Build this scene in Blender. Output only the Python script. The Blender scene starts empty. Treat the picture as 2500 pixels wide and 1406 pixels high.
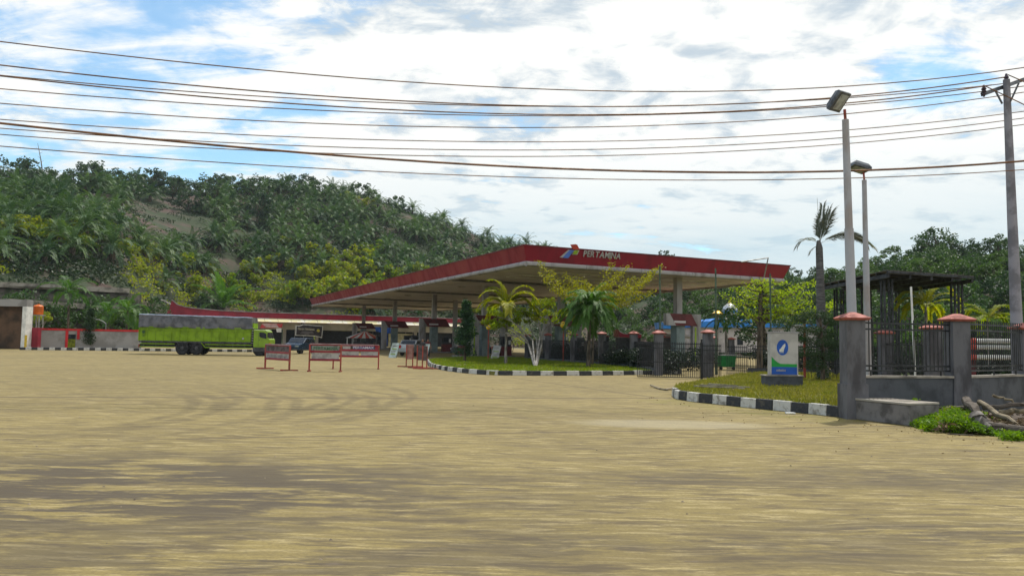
import bpy, math, random
import numpy as np
from mathutils import Vector, Matrix, Quaternion

S = bpy.context.scene
COL = S.collection
rnd = random.Random(7)
R = math.radians

# ---------------------------------------------------------------- camera
CAM_H = 1.7
F = 1900.0
PITCH = math.atan((828 - 703) / F)
ROLL = R(1.0)
cam_d = bpy.data.cameras.new("camera")
cam_d.sensor_width = 36
cam_d.lens = 36 * F / 2500
cam_d.clip_start = 0.1
cam_d.clip_end = 8000
cam = bpy.data.objects.new("camera", cam_d)
COL.objects.link(cam)
CM = Matrix.Rotation(math.pi / 2 + PITCH, 3, 'X') @ Matrix.Rotation(ROLL, 3, 'Z')
cam.matrix_world = Matrix.Translation((0, 0, CAM_H)) @ CM.to_4x4()
S.camera = cam

# ---------------------------------------------------------------- light
SUN = Vector((0.20, 0.42, 1.0)).normalized()          # direction towards the sun
sun_d = bpy.data.lights.new("sun", 'SUN')
sun_d.energy = 3.9
sun_d.angle = R(0.6)
sun_d.color = (1.0, 0.95, 0.86)
sun = bpy.data.objects.new("sun", sun_d)
sun.rotation_euler = SUN.to_track_quat('Z', 'Y').to_euler()
sun.location = (0, 0, 60)
COL.objects.link(sun)
S.view_settings.view_transform = 'Standard'
S.view_settings.look = 'None'
S.view_settings.exposure = 0.0
S.view_settings.gamma = 1.0
S.view_settings.use_curve_mapping = False

W = bpy.data.worlds.new("World")
S.world = W
W.use_nodes = True
nt = W.node_tree
nt.nodes.clear()
def N(tree, t, **k):
    n = tree.nodes.new(t)
    for a, b in k.items(): setattr(n, a, b)
    return n
def math_n(tree, op, a, b=None, c=None, clamp=False):
    n = tree.nodes.new('ShaderNodeMath'); n.operation = op; n.use_clamp = clamp
    for i, v in enumerate((a, b, c)):
        if v is None: continue
        if isinstance(v, (int, float)): n.inputs[i].default_value = v
        else: tree.links.new(v, n.inputs[i])
    return n.outputs[0]
def maprange(tree, v, a, b, c=0.0, d=1.0, smooth=True):
    n = tree.nodes.new('ShaderNodeMapRange')
    n.interpolation_type = 'SMOOTHSTEP' if smooth else 'LINEAR'
    tree.links.new(v, n.inputs[0])
    for i, x in enumerate((a, b, c, d)): n.inputs[i + 1].default_value = x
    return n.outputs[0]
def mixc(tree, f, a, b, mode='MIX'):
    n = tree.nodes.new('ShaderNodeMix'); n.data_type = 'RGBA'; n.blend_type = mode
    for s, v in ((n.inputs[0], f), (n.inputs[6], a), (n.inputs[7], b)):
        if isinstance(v, (int, float)): s.default_value = v
        elif isinstance(v, (tuple, list)): s.default_value = (*v[:3], 1)
        else: tree.links.new(v, s)
    return n.outputs[2]
def noise(tree, vec, scale, detail=5, rough=0.55, dist=0.0):
    n = tree.nodes.new('ShaderNodeTexNoise')
    n.inputs['Scale'].default_value = scale; n.inputs['Detail'].default_value = detail
    n.inputs['Roughness'].default_value = rough; n.inputs['Distortion'].default_value = dist
    if vec is not None: tree.links.new(vec, n.inputs['Vector'])
    return n.outputs['Fac']
def mapping(tree, vec, scale=(1, 1, 1), rot=0.0, loc=(0, 0, 0)):
    n = tree.nodes.new('ShaderNodeMapping')
    n.inputs['Scale'].default_value = scale; n.inputs['Rotation'].default_value = (0, 0, rot)
    n.inputs['Location'].default_value = loc
    tree.links.new(vec, n.inputs['Vector'])
    return n.outputs[0]

tc = N(nt, 'ShaderNodeTexCoord').outputs['Generated']
sky = N(nt, 'ShaderNodeTexSky', sky_type='NISHITA', sun_disc=False)
sky.sun_elevation = math.asin(SUN.z)
sky.sun_rotation = math.atan2(SUN.x, SUN.y)
sky.air_density = 1.0; sky.dust_density = 0.4; sky.ozone_density = 3.0
sp = N(nt, 'ShaderNodeSeparateXYZ'); nt.links.new(tc, sp.inputs[0])
zc = math_n(nt, 'ADD', math_n(nt, 'MAXIMUM', sp.outputs[2], 0.0), 0.14)
px_ = math_n(nt, 'DIVIDE', sp.outputs[0], zc)
py_ = math_n(nt, 'DIVIDE', sp.outputs[1], zc)
cb = N(nt, 'ShaderNodeCombineXYZ'); nt.links.new(px_, cb.inputs[0]); nt.links.new(py_, cb.inputs[1])
cv = mapping(nt, cb.outputs[0], (1.0, 1.0, 1.0), R(-18), (3.1, 1.7, 0))
cvs = mapping(nt, cb.outputs[0], (0.55, 1.25, 1.0), R(14), (0.4, 5.7, 0))
big = noise(nt, cv, 0.55, 3, 0.5, 0.3)
fine = noise(nt, cvs, 2.3, 10, 0.62, 0.5)
puff = noise(nt, cv, 5.5, 7, 0.6, 0.35)
side = maprange(nt, sp.outputs[0], -0.44, -0.06, -0.125, 0.10)
def sky_gap(px, py, r, amt):                      # an opening in the cloud deck around a direction
    d = (CM @ Vector(((px - 1250) / F, (703 - py) / F, -1))).normalized()
    n = nt.nodes.new('ShaderNodeVectorMath'); n.operation = 'DISTANCE'; nt.links.new(tc, n.inputs[0]); n.inputs[1].default_value = d
    return maprange(nt, n.outputs['Value'], 0, r, amt, 0)
for q_ in ((2290, 150, .13, -.20), (760, 200, .12, -.12), (330, 60, .20, -.05), (560, 330, .12, -.08), (1990, 470, .10, -.08), (1560, 600, .10, -.10)):
    side = math_n(nt, 'ADD', side, sky_gap(*q_))       # thinner cloud towards the left
cov = math_n(nt, 'ADD', math_n(nt, 'ADD', math_n(nt, 'MULTIPLY', big, 0.55), math_n(nt, 'MULTIPLY', math_n(nt, 'ADD', math_n(nt, 'MULTIPLY', math_n(nt, 'SUBTRACT', fine, .5), 1.7), .5), 0.65)), side)
cov = math_n(nt, 'ADD', cov, math_n(nt, 'MULTIPLY', math_n(nt, 'SUBTRACT', puff, .5), 0.42)); cov = math_n(nt, 'ADD', cov, .11)
cloud = maprange(nt, cov, 0.50, 0.68)
shade = maprange(nt, math_n(nt, 'ADD', math_n(nt, 'MULTIPLY', puff, 0.55), math_n(nt, 'MULTIPLY', fine, 0.5)), 0.41, 0.54, 0.0, 1.0)
thick = mixc(nt, shade, (0.60, 0.69, 0.76), (1.06, 1.06, 1.02))
low = maprange(nt, sp.outputs[2], 0.06, 0.26)
lowc = mixc(nt, noise(nt, cvs, 1.6, 6, 0.6, 0.4), (0.40, 0.63, 0.76), (0.90, 0.94, 0.92))
ccol = mixc(nt, low, lowc, thick)
below = maprange(nt, sp.outputs[2], -0.02, 0.0)
bg1 = N(nt, 'ShaderNodeBackground'); bg1.inputs[1].default_value = 0.15
skyc = mixc(nt, 1.0, sky.outputs[0], (0.95, 1.25, 1.22), 'MULTIPLY')
nt.links.new(skyc, bg1.inputs[0])
bg2 = N(nt, 'ShaderNodeBackground'); bg2.inputs[1].default_value = 1.0
nt.links.new(ccol, bg2.inputs[0])
mx = N(nt, 'ShaderNodeMixShader')
nt.links.new(math_n(nt, 'ADD', math_n(nt, 'MULTIPLY', cloud, 0.77), .20), mx.inputs[0])
nt.links.new(bg1.outputs[0], mx.inputs[1]); nt.links.new(bg2.outputs[0], mx.inputs[2])
wo = N(nt, 'ShaderNodeOutputWorld'); nt.links.new(mx.outputs[0], wo.inputs[0])

# ---------------------------------------------------------------- picture -> place
def ray(px, py):
    return CM @ Vector(((px - 1250) / F, (703 - py) / F, -1.0))
def at(px, py, Y):                       # the point seen at px,py at depth Y
    d = ray(px, py); s = Y / d.y
    return Vector((d.x * s, Y, CAM_H + d.z * s))
def gp(px, py, z=0.0):                   # the point seen at px,py at height z
    d = ray(px, py); s = (z - CAM_H) / d.z
    return Vector((d.x * s, d.y * s, z))
def dg(px, py): return gp(px, py).y

# ---------------------------------------------------------------- materials
MATS = {}
def mat(name, col, rough=0.7, var=0.12, nscale=3.0, bump=0.0, metal=0.0, spec=0.4, col2=None, stretch=(1, 1, 1), bscale=None, thr=(0.42, 0.62)):
    if name in MATS: return MATS[name]
    m = bpy.data.materials.new(name); m.use_nodes = True; t = m.node_tree
    b = t.nodes['Principled BSDF']
    b.inputs['Roughness'].default_value = rough; b.inputs['Metallic'].default_value = metal
    b.inputs['Specular IOR Level'].default_value = spec
    co = N(t, 'ShaderNodeTexCoord').outputs['Object']
    v = mapping(t, co, stretch)
    n1 = noise(t, v, nscale, 6, 0.6)
    c2 = col2 if col2 else tuple(c * (1 - 2.2 * var) for c in col)
    c1 = tuple(min(1, c * (1 + var)) for c in col)
    f = maprange(t, n1, thr[0], thr[1])
    c = mixc(t, f, c1, c2)
    n2 = noise(t, v, nscale * 9, 3, 0.6)
    c = mixc(t, math_n(t, 'MULTIPLY', n2, var * 1.2), c, tuple(x * .45 for x in col))
    t.links.new(c, b.inputs['Base Color'])
    t.links.new(maprange(t, n1, .3, .7, max(0, rough - .12), min(1, rough + .12)), b.inputs['Roughness'])
    if bump:
        bn = N(t, 'ShaderNodeBump'); bn.inputs['Strength'].default_value = bump
        bn.inputs['Distance'].default_value = 0.03
        t.links.new(noise(t, v, bscale or nscale * 4, 6, .6), bn.inputs['Height'])
        t.links.new(bn.outputs[0], b.inputs['Normal'])
    MATS[name] = m
    return m
def leafmat(name, c1, c2, c3=None, trans=0.35, rough=0.5, nscale=0.7, spec=0.35):
    if name in MATS: return MATS[name]
    m = bpy.data.materials.new(name); m.use_nodes = True; t = m.node_tree
    b = t.nodes['Principled BSDF']; out = t.nodes['Material Output']
    b.inputs['Roughness'].default_value = rough; b.inputs['Specular IOR Level'].default_value = spec
    co = N(t, 'ShaderNodeTexCoord').outputs['Object']
    oi = N(t, 'ShaderNodeObjectInfo').outputs['Random']
    n1 = noise(t, co, nscale, 5, .65)
    f = maprange(t, math_n(t, 'ADD', n1, math_n(t, 'MULTIPLY', math_n(t, 'SUBTRACT', oi, .5), .32)), .34, .66)
    c = mixc(t, f, c1, c2)
    if c3: c = mixc(t, maprange(t, noise(t, co, nscale * 2.6, 3, .6), .56, .68), c, c3)
    n3 = noise(t, co, nscale * 14, 2, .5)
    c = mixc(t, maprange(t, n3, .35, .7, 0, .5), c, tuple(x * .5 for x in c1))
    t.links.new(c, b.inputs['Base Color'])
    tr = N(t, 'ShaderNodeBsdfTranslucent')
    t.links.new(mixc(t, 1.0, c, (1.5, 1.6, .7), 'MULTIPLY'), tr.inputs[0])
    mxs = N(t, 'ShaderNodeMixShader'); mxs.inputs[0].default_value = trans
    t.links.new(b.outputs[0], mxs.inputs[1]); t.links.new(tr.outputs[0], mxs.inputs[2])
    t.links.new(mxs.outputs[0], out.inputs[0])
    MATS[name] = m
    return m

# ---------------------------------------------------------------- mesh helpers
ORG = {}
def link(o, parent=None):
    COL.objects.link(o)
    if parent: o.parent = parent
    return o
def tag(o, label=None, cat=None, group=None, kind=None):
    if label: o['label'] = label
    if cat: o['category'] = cat
    if group: o['group'] = group
    if kind: o['kind'] = kind
    return o
def thing(name, label, cat, loc=(0, 0, 0), rot=0.0, group=None):
    o = bpy.data.objects.new(name, None); o.empty_display_size = .2
    COL.objects.link(o); o.location = loc; o.rotation_euler = (0, 0, rot)
    return tag(o, label, cat, group)
class MB:
    def __init__(s): s.v = []; s.f = []; s.m = []
    def add(s, vs, fs, mi=0):
        k = len(s.v); s.v += [tuple(v) for v in vs]
        s.f += [tuple(i + k for i in f) for f in fs]; s.m += [mi] * len(fs); return s
    def box(s, lo, hi, mi=0):
        x0, y0, z0 = lo; x1, y1, z1 = hi
        return s.add([(x0,y0,z0),(x1,y0,z0),(x1,y1,z0),(x0,y1,z0),(x0,y0,z1),(x1,y0,z1),(x1,y1,z1),(x0,y1,z1)],
                     [(3,2,1,0),(4,5,6,7),(0,1,5,4),(1,2,6,5),(2,3,7,6),(3,0,4,7)], mi)
    def cbox(s, c, d, mi=0):
        return s.box([c[i] - d[i] / 2 for i in range(3)], [c[i] + d[i] / 2 for i in range(3)], mi)
    def beam(s, a, b, w, h, mi=0, up=Vector((0, 0, 1))):       # box along a-b, centred
        a = Vector(a); b = Vector(b); d = (b - a).normalized()
        r = d.cross(up)
        if r.length < 1e-4: r = Vector((1, 0, 0))
        r.normalize(); u = r.cross(d)
        vs = []
        for p in (a, b):
            for i, j in ((-1, -1), (1, -1), (1, 1), (-1, 1)): vs.append(p + r * w / 2 * i + u * h / 2 * j)
        return s.add(vs, [(0,1,2,3),(7,6,5,4),(0,4,5,1),(1,5,6,2),(2,6,7,3),(3,7,4,0)], mi)
    def prism(s, pts, z0, z1, mi=0):
        n = len(pts)
        ar = sum(pts[i][0]*pts[(i+1)%n][1]-pts[(i+1)%n][0]*pts[i][1] for i in range(n))
        if ar < 0: pts = pts[::-1]
        vs = [(p[0], p[1], z0) for p in pts] + [(p[0], p[1], z1) for p in pts]
        fs = [tuple(range(n))[::-1], tuple(range(n, 2 * n))] + [(i, (i + 1) % n, n + (i + 1) % n, n + i) for i in range(n)]
        return s.add(vs, fs, mi)
    def ext(s, prof, y0, y1, mi=0, axis='y'):                   # profile in (x,z) extruded along y
        n = len(prof)
        vs = [(p[0], y0, p[1]) for p in prof] + [(p[0], y1, p[1]) for p in prof]
        fs = [tuple(range(n)), tuple(range(n, 2 * n))[::-1]] + [(i, n + i, n + (i + 1) % n, (i + 1) % n) for i in range(n)]
        return s.add(vs, fs, mi)
    def tube(s, pts, r, n=8, mi=0, cap=True):
        pts = [Vector(p) for p in pts]
        rs = r if isinstance(r, (list, tuple)) else [r] * len(pts)
        vs = []; fs = []; pr = None
        for i, p in enumerate(pts):
            d = (pts[min(i + 1, len(pts) - 1)] - pts[max(i - 1, 0)]).normalized()
            if pr is None:
                pr = d.orthogonal().normalized()
            else:
                pr = (pr - d * pr.dot(d)); pr = pr.normalized() if pr.length > 1e-5 else d.orthogonal().normalized()
            q = d.cross(pr)
            for k in range(n):
                a = 2 * math.pi * k / n
                vs.append(p + (pr * math.cos(a) + q * math.sin(a)) * rs[i])
        for i in range(len(pts) - 1):
            for k in range(n):
                fs.append((i*n+k, i*n+(k+1)%n, (i+1)*n+(k+1)%n, (i+1)*n+k))
        if cap:
            fs.append(tuple(range(n))[::-1]); fs.append(tuple(range((len(pts)-1)*n, len(pts)*n)))
        return s.add(vs, fs, mi)
    def lathe(s, prof, c=(0, 0, 0), n=16, mi=0):
        vs = []; fs = []
        for r_, z in prof:
            for k in range(n):
                a = 2 * math.pi * k / n
                vs.append((c[0] + r_ * math.cos(a), c[1] + r_ * math.sin(a), c[2] + z))
        for i in range(len(prof) - 1):
            for k in range(n): fs.append((i*n+k, i*n+(k+1)%n, (i+1)*n+(k+1)%n, (i+1)*n+k))
        fs.append(tuple(range(n))[::-1]); fs.append(tuple(range((len(prof)-1)*n, len(prof)*n)))
        return s.add(vs, fs, mi)
    def build(s, name, mats, parent=None, smooth=False, off=None, bevel=0):
        if not isinstance(mats, (list, tuple)): mats = [mats]
        me = bpy.data.meshes.new(name)
        vs = s.v
        if off is not None: vs = [(v[0]-off[0], v[1]-off[1], v[2]-off[2]) for v in vs]
        me.from_pydata(vs, [], s.f)
        for m in mats: me.materials.append(m)
        if len(mats) > 1: me.polygons.foreach_set('material_index', s.m)
        if smooth:
            me.polygons.foreach_set('use_smooth', [True] * len(me.polygons))
            me.set_sharp_from_angle(angle=R(40))
        me.update()
        o = bpy.data.objects.new(name, me)
        if bevel:
            bm_ = o.modifiers.new('bevel', 'BEVEL'); bm_.width = bevel; bm_.segments = 2; bm_.limit_method = 'ANGLE'
        return link(o, parent)
def npmesh(name, V, Fc, mats, parent=None, mi=None):
    V = np.asarray(V, dtype=np.float32); Fc = np.asarray(Fc, dtype=np.int32)
    k = Fc.shape[1]
    me = bpy.data.meshes.new(name)
    me.vertices.add(len(V)); me.vertices.foreach_set('co', V.ravel())
    me.loops.add(Fc.size); me.loops.foreach_set('vertex_index', Fc.ravel())
    me.polygons.add(len(Fc)); me.polygons.foreach_set('loop_start', np.arange(0, Fc.size, k, dtype=np.int32))
    if not isinstance(mats, (list, tuple)): mats = [mats]
    for m in mats: me.materials.append(m)
    if mi is not None: me.polygons.foreach_set('material_index', np.asarray(mi, dtype=np.int32))
    me.update(calc_edges=True); me.validate()
    o = bpy.data.objects.new(name, me)
    return link(o, parent)
def copy_tree(o, parent=None, label=None):
    c = o.copy(); COL.objects.link(c)
    if parent: c.parent = parent
    for ch in list(o.children): copy_tree(ch, c)
    if label: c['label'] = label
    return c
def quads(n): return np.arange(4 * n).reshape(n, 4)
NR = np.random.RandomState(11)
def leaf_quads(C, ln, wd, up=0.0, rs=NR, jit=.3):
    """rhombic leaves at centres C"""
    n = len(C)
    a = rs.normal(size=(n, 3)); a[:, 2] *= (1 - up); a /= np.linalg.norm(a, axis=1)[:, None]
    b = rs.normal(size=(n, 3)); b -= a * np.sum(a * b, axis=1)[:, None]; b /= np.linalg.norm(b, axis=1)[:, None]
    L = ln * (1 + jit * rs.uniform(-1, 1, (n, 1))); Wd = wd * (1 + jit * rs.uniform(-1, 1, (n, 1)))
    V = np.stack([C - a * L / 2, C + b * Wd / 2, C + a * L / 2, C - b * Wd / 2], axis=1).reshape(-1, 3)
    return V, quads(n)
def ball_pts(n, c, r, rs=NR, shell=.5):
    d = rs.normal(size=(n, 3)); d /= np.linalg.norm(d, axis=1)[:, None]
    q = shell + (1 - shell) * rs.uniform(0, 1, (n, 1)) ** .6
    return np.asarray(c) + d * q * np.asarray(r)

# leaf colours
G_DARK = leafmat('leaf_dark', (.018, .05, .018), (.045, .10, .022), (.09, .15, .022), .28)
G_BLUE = leafmat('leaf_ridge', (.03, .065, .04), (.06, .105, .05), (.10, .135, .06), .3)
G_MID = leafmat('leaf_mid', (.035, .085, .015), (.08, .15, .025), (.12, .18, .03), .35)
G_YEL = leafmat('leaf_yellow_green', (.11, .18, .008), (.27, .29, .01), (.36, .29, .012), .5)
G_GOLD = leafmat('leaf_gold', (.26, .25, .006), (.42, .34, .008), (.18, .22, .01), .5)
G_PALM = leafmat('leaf_palm', (.03, .09, .016), (.075, .17, .022), (.12, .22, .02), .35, .55, .9, .3)
G_OIL = leafmat('leaf_oil_palm', (.028, .072, .030), (.085, .155, .055), (.16, .24, .03), .22, .55, .25, .25)
G_ARECA = leafmat('leaf_areca', (.20, .25, .008), (.40, .37, .01), (.50, .40, .012), .5)
BARK = mat('bark', (.11, .085, .06), .9, .3, 6, .6, stretch=(1, 1, .3))
BARKG = mat('bark_pale', (.26, .235, .20), .85, .25, 5, .4, stretch=(1, 1, .4))

def fronds(rs, n, length, droop, elev0, elev1, nl, leafl, wd, c=(0, 0, 0), az0=None, vee=.35, az=None, twist=.0, hang=.3):
    """palm fronds: rachis strips and leaflets, returns verts, quads"""
    Vs = []; k = 0
    for i in range(n):
        a = (az[i] if az is not None else (i * 2.39996 + rs.uniform(-.25, .25)))
        el = R(elev0 + (elev1 - elev0) * (i / max(1, n - 1))) + rs.uniform(-.1, .1)
        L = length * rs.uniform(.85, 1.1)
        d = np.array([math.cos(a) * math.cos(el), math.sin(a) * math.cos(el), math.sin(el)])
        p = np.array(c, float); pts = [p.copy()]; dirs = []
        seg = 9
        for q in range(seg):
            dirs.append(d.copy())
            p = p + d * L / seg; pts.append(p.copy())
            d = d + np.array([0, 0, -droop * (0.5 + 1.3 * q / seg) / seg * 2]); d /= np.linalg.norm(d)
        dirs.append(d.copy())
        pts = np.array(pts); dirs = np.array(dirs)
        side0 = np.array([-math.sin(a), math.cos(a), 0])
        for q in range(seg):                                   # rachis
            w0 = wd * .35 * (1 - q / seg) + .004 * L; w1 = wd * .35 * (1 - (q + 1) / seg) + .002 * L
            Vs += [pts[q] - side0 * w0, pts[q] + side0 * w0, pts[q + 1] + side0 * w1, pts[q + 1] - side0 * w1]
        for j in range(nl):
            t = .14 + .86 * (j + .5) / nl; x = t * seg; q = min(int(x), seg - 1); fr = x - q
            b = pts[q] * (1 - fr) + pts[q + 1] * fr; dd = dirs[q] * (1 - fr) + dirs[q + 1] * fr
            upv = np.cross(side0, dd); upv /= np.linalg.norm(upv)
            if upv[2] < 0: upv = -upv
            ll = leafl * (math.sin(min(1, t * 1.15 + .12) * math.pi * .86) * .85 + .2) * rs.uniform(.85, 1.1)
            for sgn in (-1, 1):
                o = side0 * sgn * .8 + dd * (.55 + .4 * t) + upv * vee * rs.uniform(.4, 1.2) ; o /= np.linalg.norm(o)
                tip = b + o * ll + np.array([0, 0, -ll * hang * rs.uniform(.5, 1.3)])
                mid = b + o * ll * .5
                w = np.cross(o, upv); w /= np.linalg.norm(w); w *= wd * .5
                Vs += [b, mid + w, tip, mid - w]
    return np.array(Vs), quads(len(Vs) // 4)

def crown_mesh(name, rs, rad, nclump, nleaf, ll, lw, m, parent, c=(0, 0, 0), flat=.5, clr=.34, shell=.55, up=.3):
    P = ball_pts(nclump, (0, 0, 0), (1, 1, 1), rs, shell)
    P[:, 2] = P[:, 2] * .9
    C = []
    for p in P:
        q = np.array(p) * np.array(rad) + np.array(c)
        k = int(nleaf * rs.uniform(.6, 1.4))
        C.append(ball_pts(k, q, np.array([clr, clr, clr * flat * 1.4]) * min(rad) * rs.uniform(.7, 1.25), rs, .45))
    C = np.concatenate(C)
    V, Fq = leaf_quads(C, ll, lw, up, rs)
    return npmesh(name, V, Fq, m, parent), P * np.array(rad) + np.array(c)

def rockpath(a, b, n, amp):
    a = Vector(a); b = Vector(b); out = []
    for i in range(n + 1):
        t = i / n; e = math.sin(t * math.pi)
        out.append(a.lerp(b, t) + Vector((rnd.uniform(-amp, amp), rnd.uniform(-amp, amp), rnd.uniform(-amp, amp) * .5)) * e)
    return out

def make_tree(name, label, cat, h, rad, m, seed, nclump=38, nleaf=42, ll=.42, lw=.26, group=None, bark=BARK, clr=.34):
    rs = np.random.RandomState(seed)
    root = thing(name, label, cat, group=group)
    cz = h - rad[2]
    cr, P = crown_mesh('crown', rs, rad, nclump, nleaf, ll, lw, m, root, (0, 0, cz), clr=clr)
    t = MB(); tr = .035 * h
    t.tube([(0, 0, -.5), (tr * .4, 0, cz * .5), (0, tr * .6, cz)], [tr, tr * .75, tr * .5], 7)
    for i in range(0, len(P), max(1, len(P) // 9)):
        p = P[i]; s0 = Vector((0, 0, cz * rs.uniform(.45, .95)))
        t.tube([s0, s0.lerp(Vector(p), .5) + Vector((0, 0, -.1 * h * .3)), p], [tr * .42, tr * .25, tr * .08], 5)
    t.build('trunk', bark, root, True)
    return root

# ================================================================ SETTING
# ground ---------------------------------------------------------
gm = bpy.data.materials.new('dusty_concrete'); gm.use_nodes = True; t = gm.node_tree
b = t.nodes['Principled BSDF']; b.inputs['Roughness'].default_value = .85; b.inputs['Specular IOR Level'].default_value = .25
co = N(t, 'ShaderNodeTexCoord').outputs['Object']
sepg = N(t, 'ShaderNodeSeparateXYZ'); t.links.new(co, sepg.inputs[0]); GX, GY = sepg.outputs[0], sepg.outputs[1]
def blob(cx, cy, rx, ry, soft=.6):
    u = math_n(t, 'DIVIDE', math_n(t, 'SUBTRACT', GX, cx), rx); v = math_n(t, 'DIVIDE', math_n(t, 'SUBTRACT', GY, cy), ry)
    d = math_n(t, 'SQRT', math_n(t, 'ADD', math_n(t, 'MULTIPLY', u, u), math_n(t, 'MULTIPLY', v, v)))
    return maprange(t, d, 1 - soft, 1 + soft, 1, 0)
wn = N(t, 'ShaderNodeTexNoise'); wn.inputs['Scale'].default_value = .22; wn.inputs['Detail'].default_value = 3; t.links.new(co, wn.inputs['Vector'])
wv = N(t, 'ShaderNodeVectorMath', operation='SUBTRACT'); t.links.new(wn.outputs['Color'], wv.inputs[0]); wv.inputs[1].default_value = (.5, .5, .5)
ws2 = N(t, 'ShaderNodeVectorMath', operation='MULTIPLY'); t.links.new(wv.outputs[0], ws2.inputs[0]); ws2.inputs[1].default_value = (.5, .8, 0)
wa2 = N(t, 'ShaderNodeVectorMath', operation='ADD'); t.links.new(co, wa2.inputs[0]); t.links.new(ws2.outputs[0], wa2.inputs[1]); cw = wa2.outputs[0]
st1 = noise(t, mapping(t, cw, (1.0, 5.0, 1), R(7)), 1.15, 9, .72, .15)
st2 = noise(t, mapping(t, cw, (1.6, 10.0, 1), R(-9), (9, 3, 0)), 1.0, 8, .72, .15)
st3 = noise(t, mapping(t, cw, (.22, 1.1, 1), R(-12), (3, 8, 0)), 1.0, 8, .68, .2)
bigg = noise(t, co, .10, 4, .55)
grain = noise(t, co, 26, 4, .7)
c = mixc(t, maprange(t, bigg, .38, .66), (.240, .188, .070), (.188, .147, .056))
c = mixc(t, maprange(t, st1, .49, .60, 0, .85), c, (.115, .088, .048))
c = mixc(t, maprange(t, st2, .50, .60, 0, .75), c, (.38, .31, .15))
c = mixc(t, maprange(t, st3, .50, .62, 0, .50), c, (.13, .10, .05))
# places where the dust is worn off the grey paving
p0, p1, p2 = gp(260, 1190), gp(900, 1390), gp(1660, 1172)
pm = blob(p0.x, p0.y, 4.4, 2.2, .6)
for (qx, qy, rx, ry) in ((p1.x, p1.y, 2.6, .7), (p2.x, p2.y, 1.6, .55), (gp(2300, 1170).x, gp(2300, 1170).y, 2.6, .8), (gp(560, 1200).x, gp(560, 1200).y, 1.4, .6), (gp(1900, 1340).x, gp(1900, 1340).y, 1.2, .5), (gp(1250, 1330).x, gp(1250, 1330).y, 1.5, .5), (gp(2300, 1300).x, gp(2300, 1300).y, 1.6, .5), (gp(200, 1360).x, gp(200, 1360).y, 1.3, .5)):
    pm = math_n(t, 'MAXIMUM', pm, math_n(t, 'MULTIPLY', blob(qx, qy, rx, ry, .8), .7))
stb = noise(t, mapping(t, cw, (.6, 2.2, 1), R(10), (5, 1, 0)), 1.0, 9, .70, .2)
pm = math_n(t, 'MULTIPLY', pm, maprange(t, math_n(t, 'ADD', math_n(t, 'MULTIPLY', stb, .75), math_n(t, 'MULTIPLY', st1, .35)), .475, .57))
c = mixc(t, math_n(t, 'MULTIPLY', pm, .90), c, (.062, .050, .040))
c = mixc(t, maprange(t, noise(t, mapping(t, co, (1.1, 3.2, 1)), 1.6, 4, .5), .69, .75, 0, .65), c, (.14, .11, .08))
def line_band(a, b_, w, s):
    d = (b_ - a); n_ = Vector((-d.y, d.x, 0)).normalized()
    e = math_n(t, 'ADD', math_n(t, 'MULTIPLY', GX, n_.x), math_n(t, 'MULTIPLY', GY, n_.y))
    e = math_n(t, 'ABSOLUTE', math_n(t, 'SUBTRACT', math_n(t, 'ADD', e, math_n(t, 'MULTIPLY', math_n(t, 'SUBTRACT', bigg, .5), .12)), n_.dot(a)))
    l = (b_ - a).normalized(); h = math_n(t, 'ADD', math_n(t, 'MULTIPLY', GX, l.x), math_n(t, 'MULTIPLY', GY, l.y))
    return math_n(t, 'MULTIPLY', maprange(t, e, w * .6, w, s, 0), math_n(t, 'MULTIPLY', math_n(t, 'GREATER_THAN', h, l.dot(a)), math_n(t, 'LESS_THAN', h, l.dot(b_))))
# tyre tracks: dark arcs
def arc(cx, cy, r, w, m):
    u = math_n(t, 'SUBTRACT', GX, cx); v = math_n(t, 'SUBTRACT', GY, cy)
    d = math_n(t, 'SQRT', math_n(t, 'ADD', math_n(t, 'MULTIPLY', u, u), math_n(t, 'MULTIPLY', v, v)))
    d = math_n(t, 'ADD', d, math_n(t, 'MULTIPLY', math_n(t, 'SUBTRACT', bigg, .5), 2.2))
    d = math_n(t, 'ADD', d, math_n(t, 'MULTIPLY', math_n(t, 'SUBTRACT', st2, .5), .35))
    return math_n(t, 'MULTIPLY', maprange(t, math_n(t, 'ABSOLUTE', math_n(t, 'SUBTRACT', d, r)), w * .3, w, 1, 0), m)
q1 = gp(560, 985); q2 = gp(800, 975)
m1 = blob(q1.x, q1.y - .5, 3.2, 6.0, .5); m2 = blob(q2.x + .3, q2.y, 3.0, 6.0, .5)
cA = (gp(600, 975).x - 10.2, gp(600, 1000).y - 2); cB = (gp(840, 975).x - 8.6, gp(840, 990).y)
tr = None
for ctr, rr, mm in (((cA[0] - .6, cA[1] + 1.2), 11.1, m1), ((cB[0] + .5, cB[1] - 1.5), 9.4, m2), ((cB[0] - 2, cB[1] + 2), 12.2, m2), (cA, 10.0, m1), (cA, 10.55, m1), (cA, 11.7, m1), (cA, 12.3, m1), (cB, 8.3, m2), (cB, 8.9, m2), (cB, 10.1, m2)):
    a_ = arc(ctr[0], ctr[1], rr, .24, mm); tr = a_ if tr is None else math_n(t, 'MAXIMUM', tr, a_)
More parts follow.
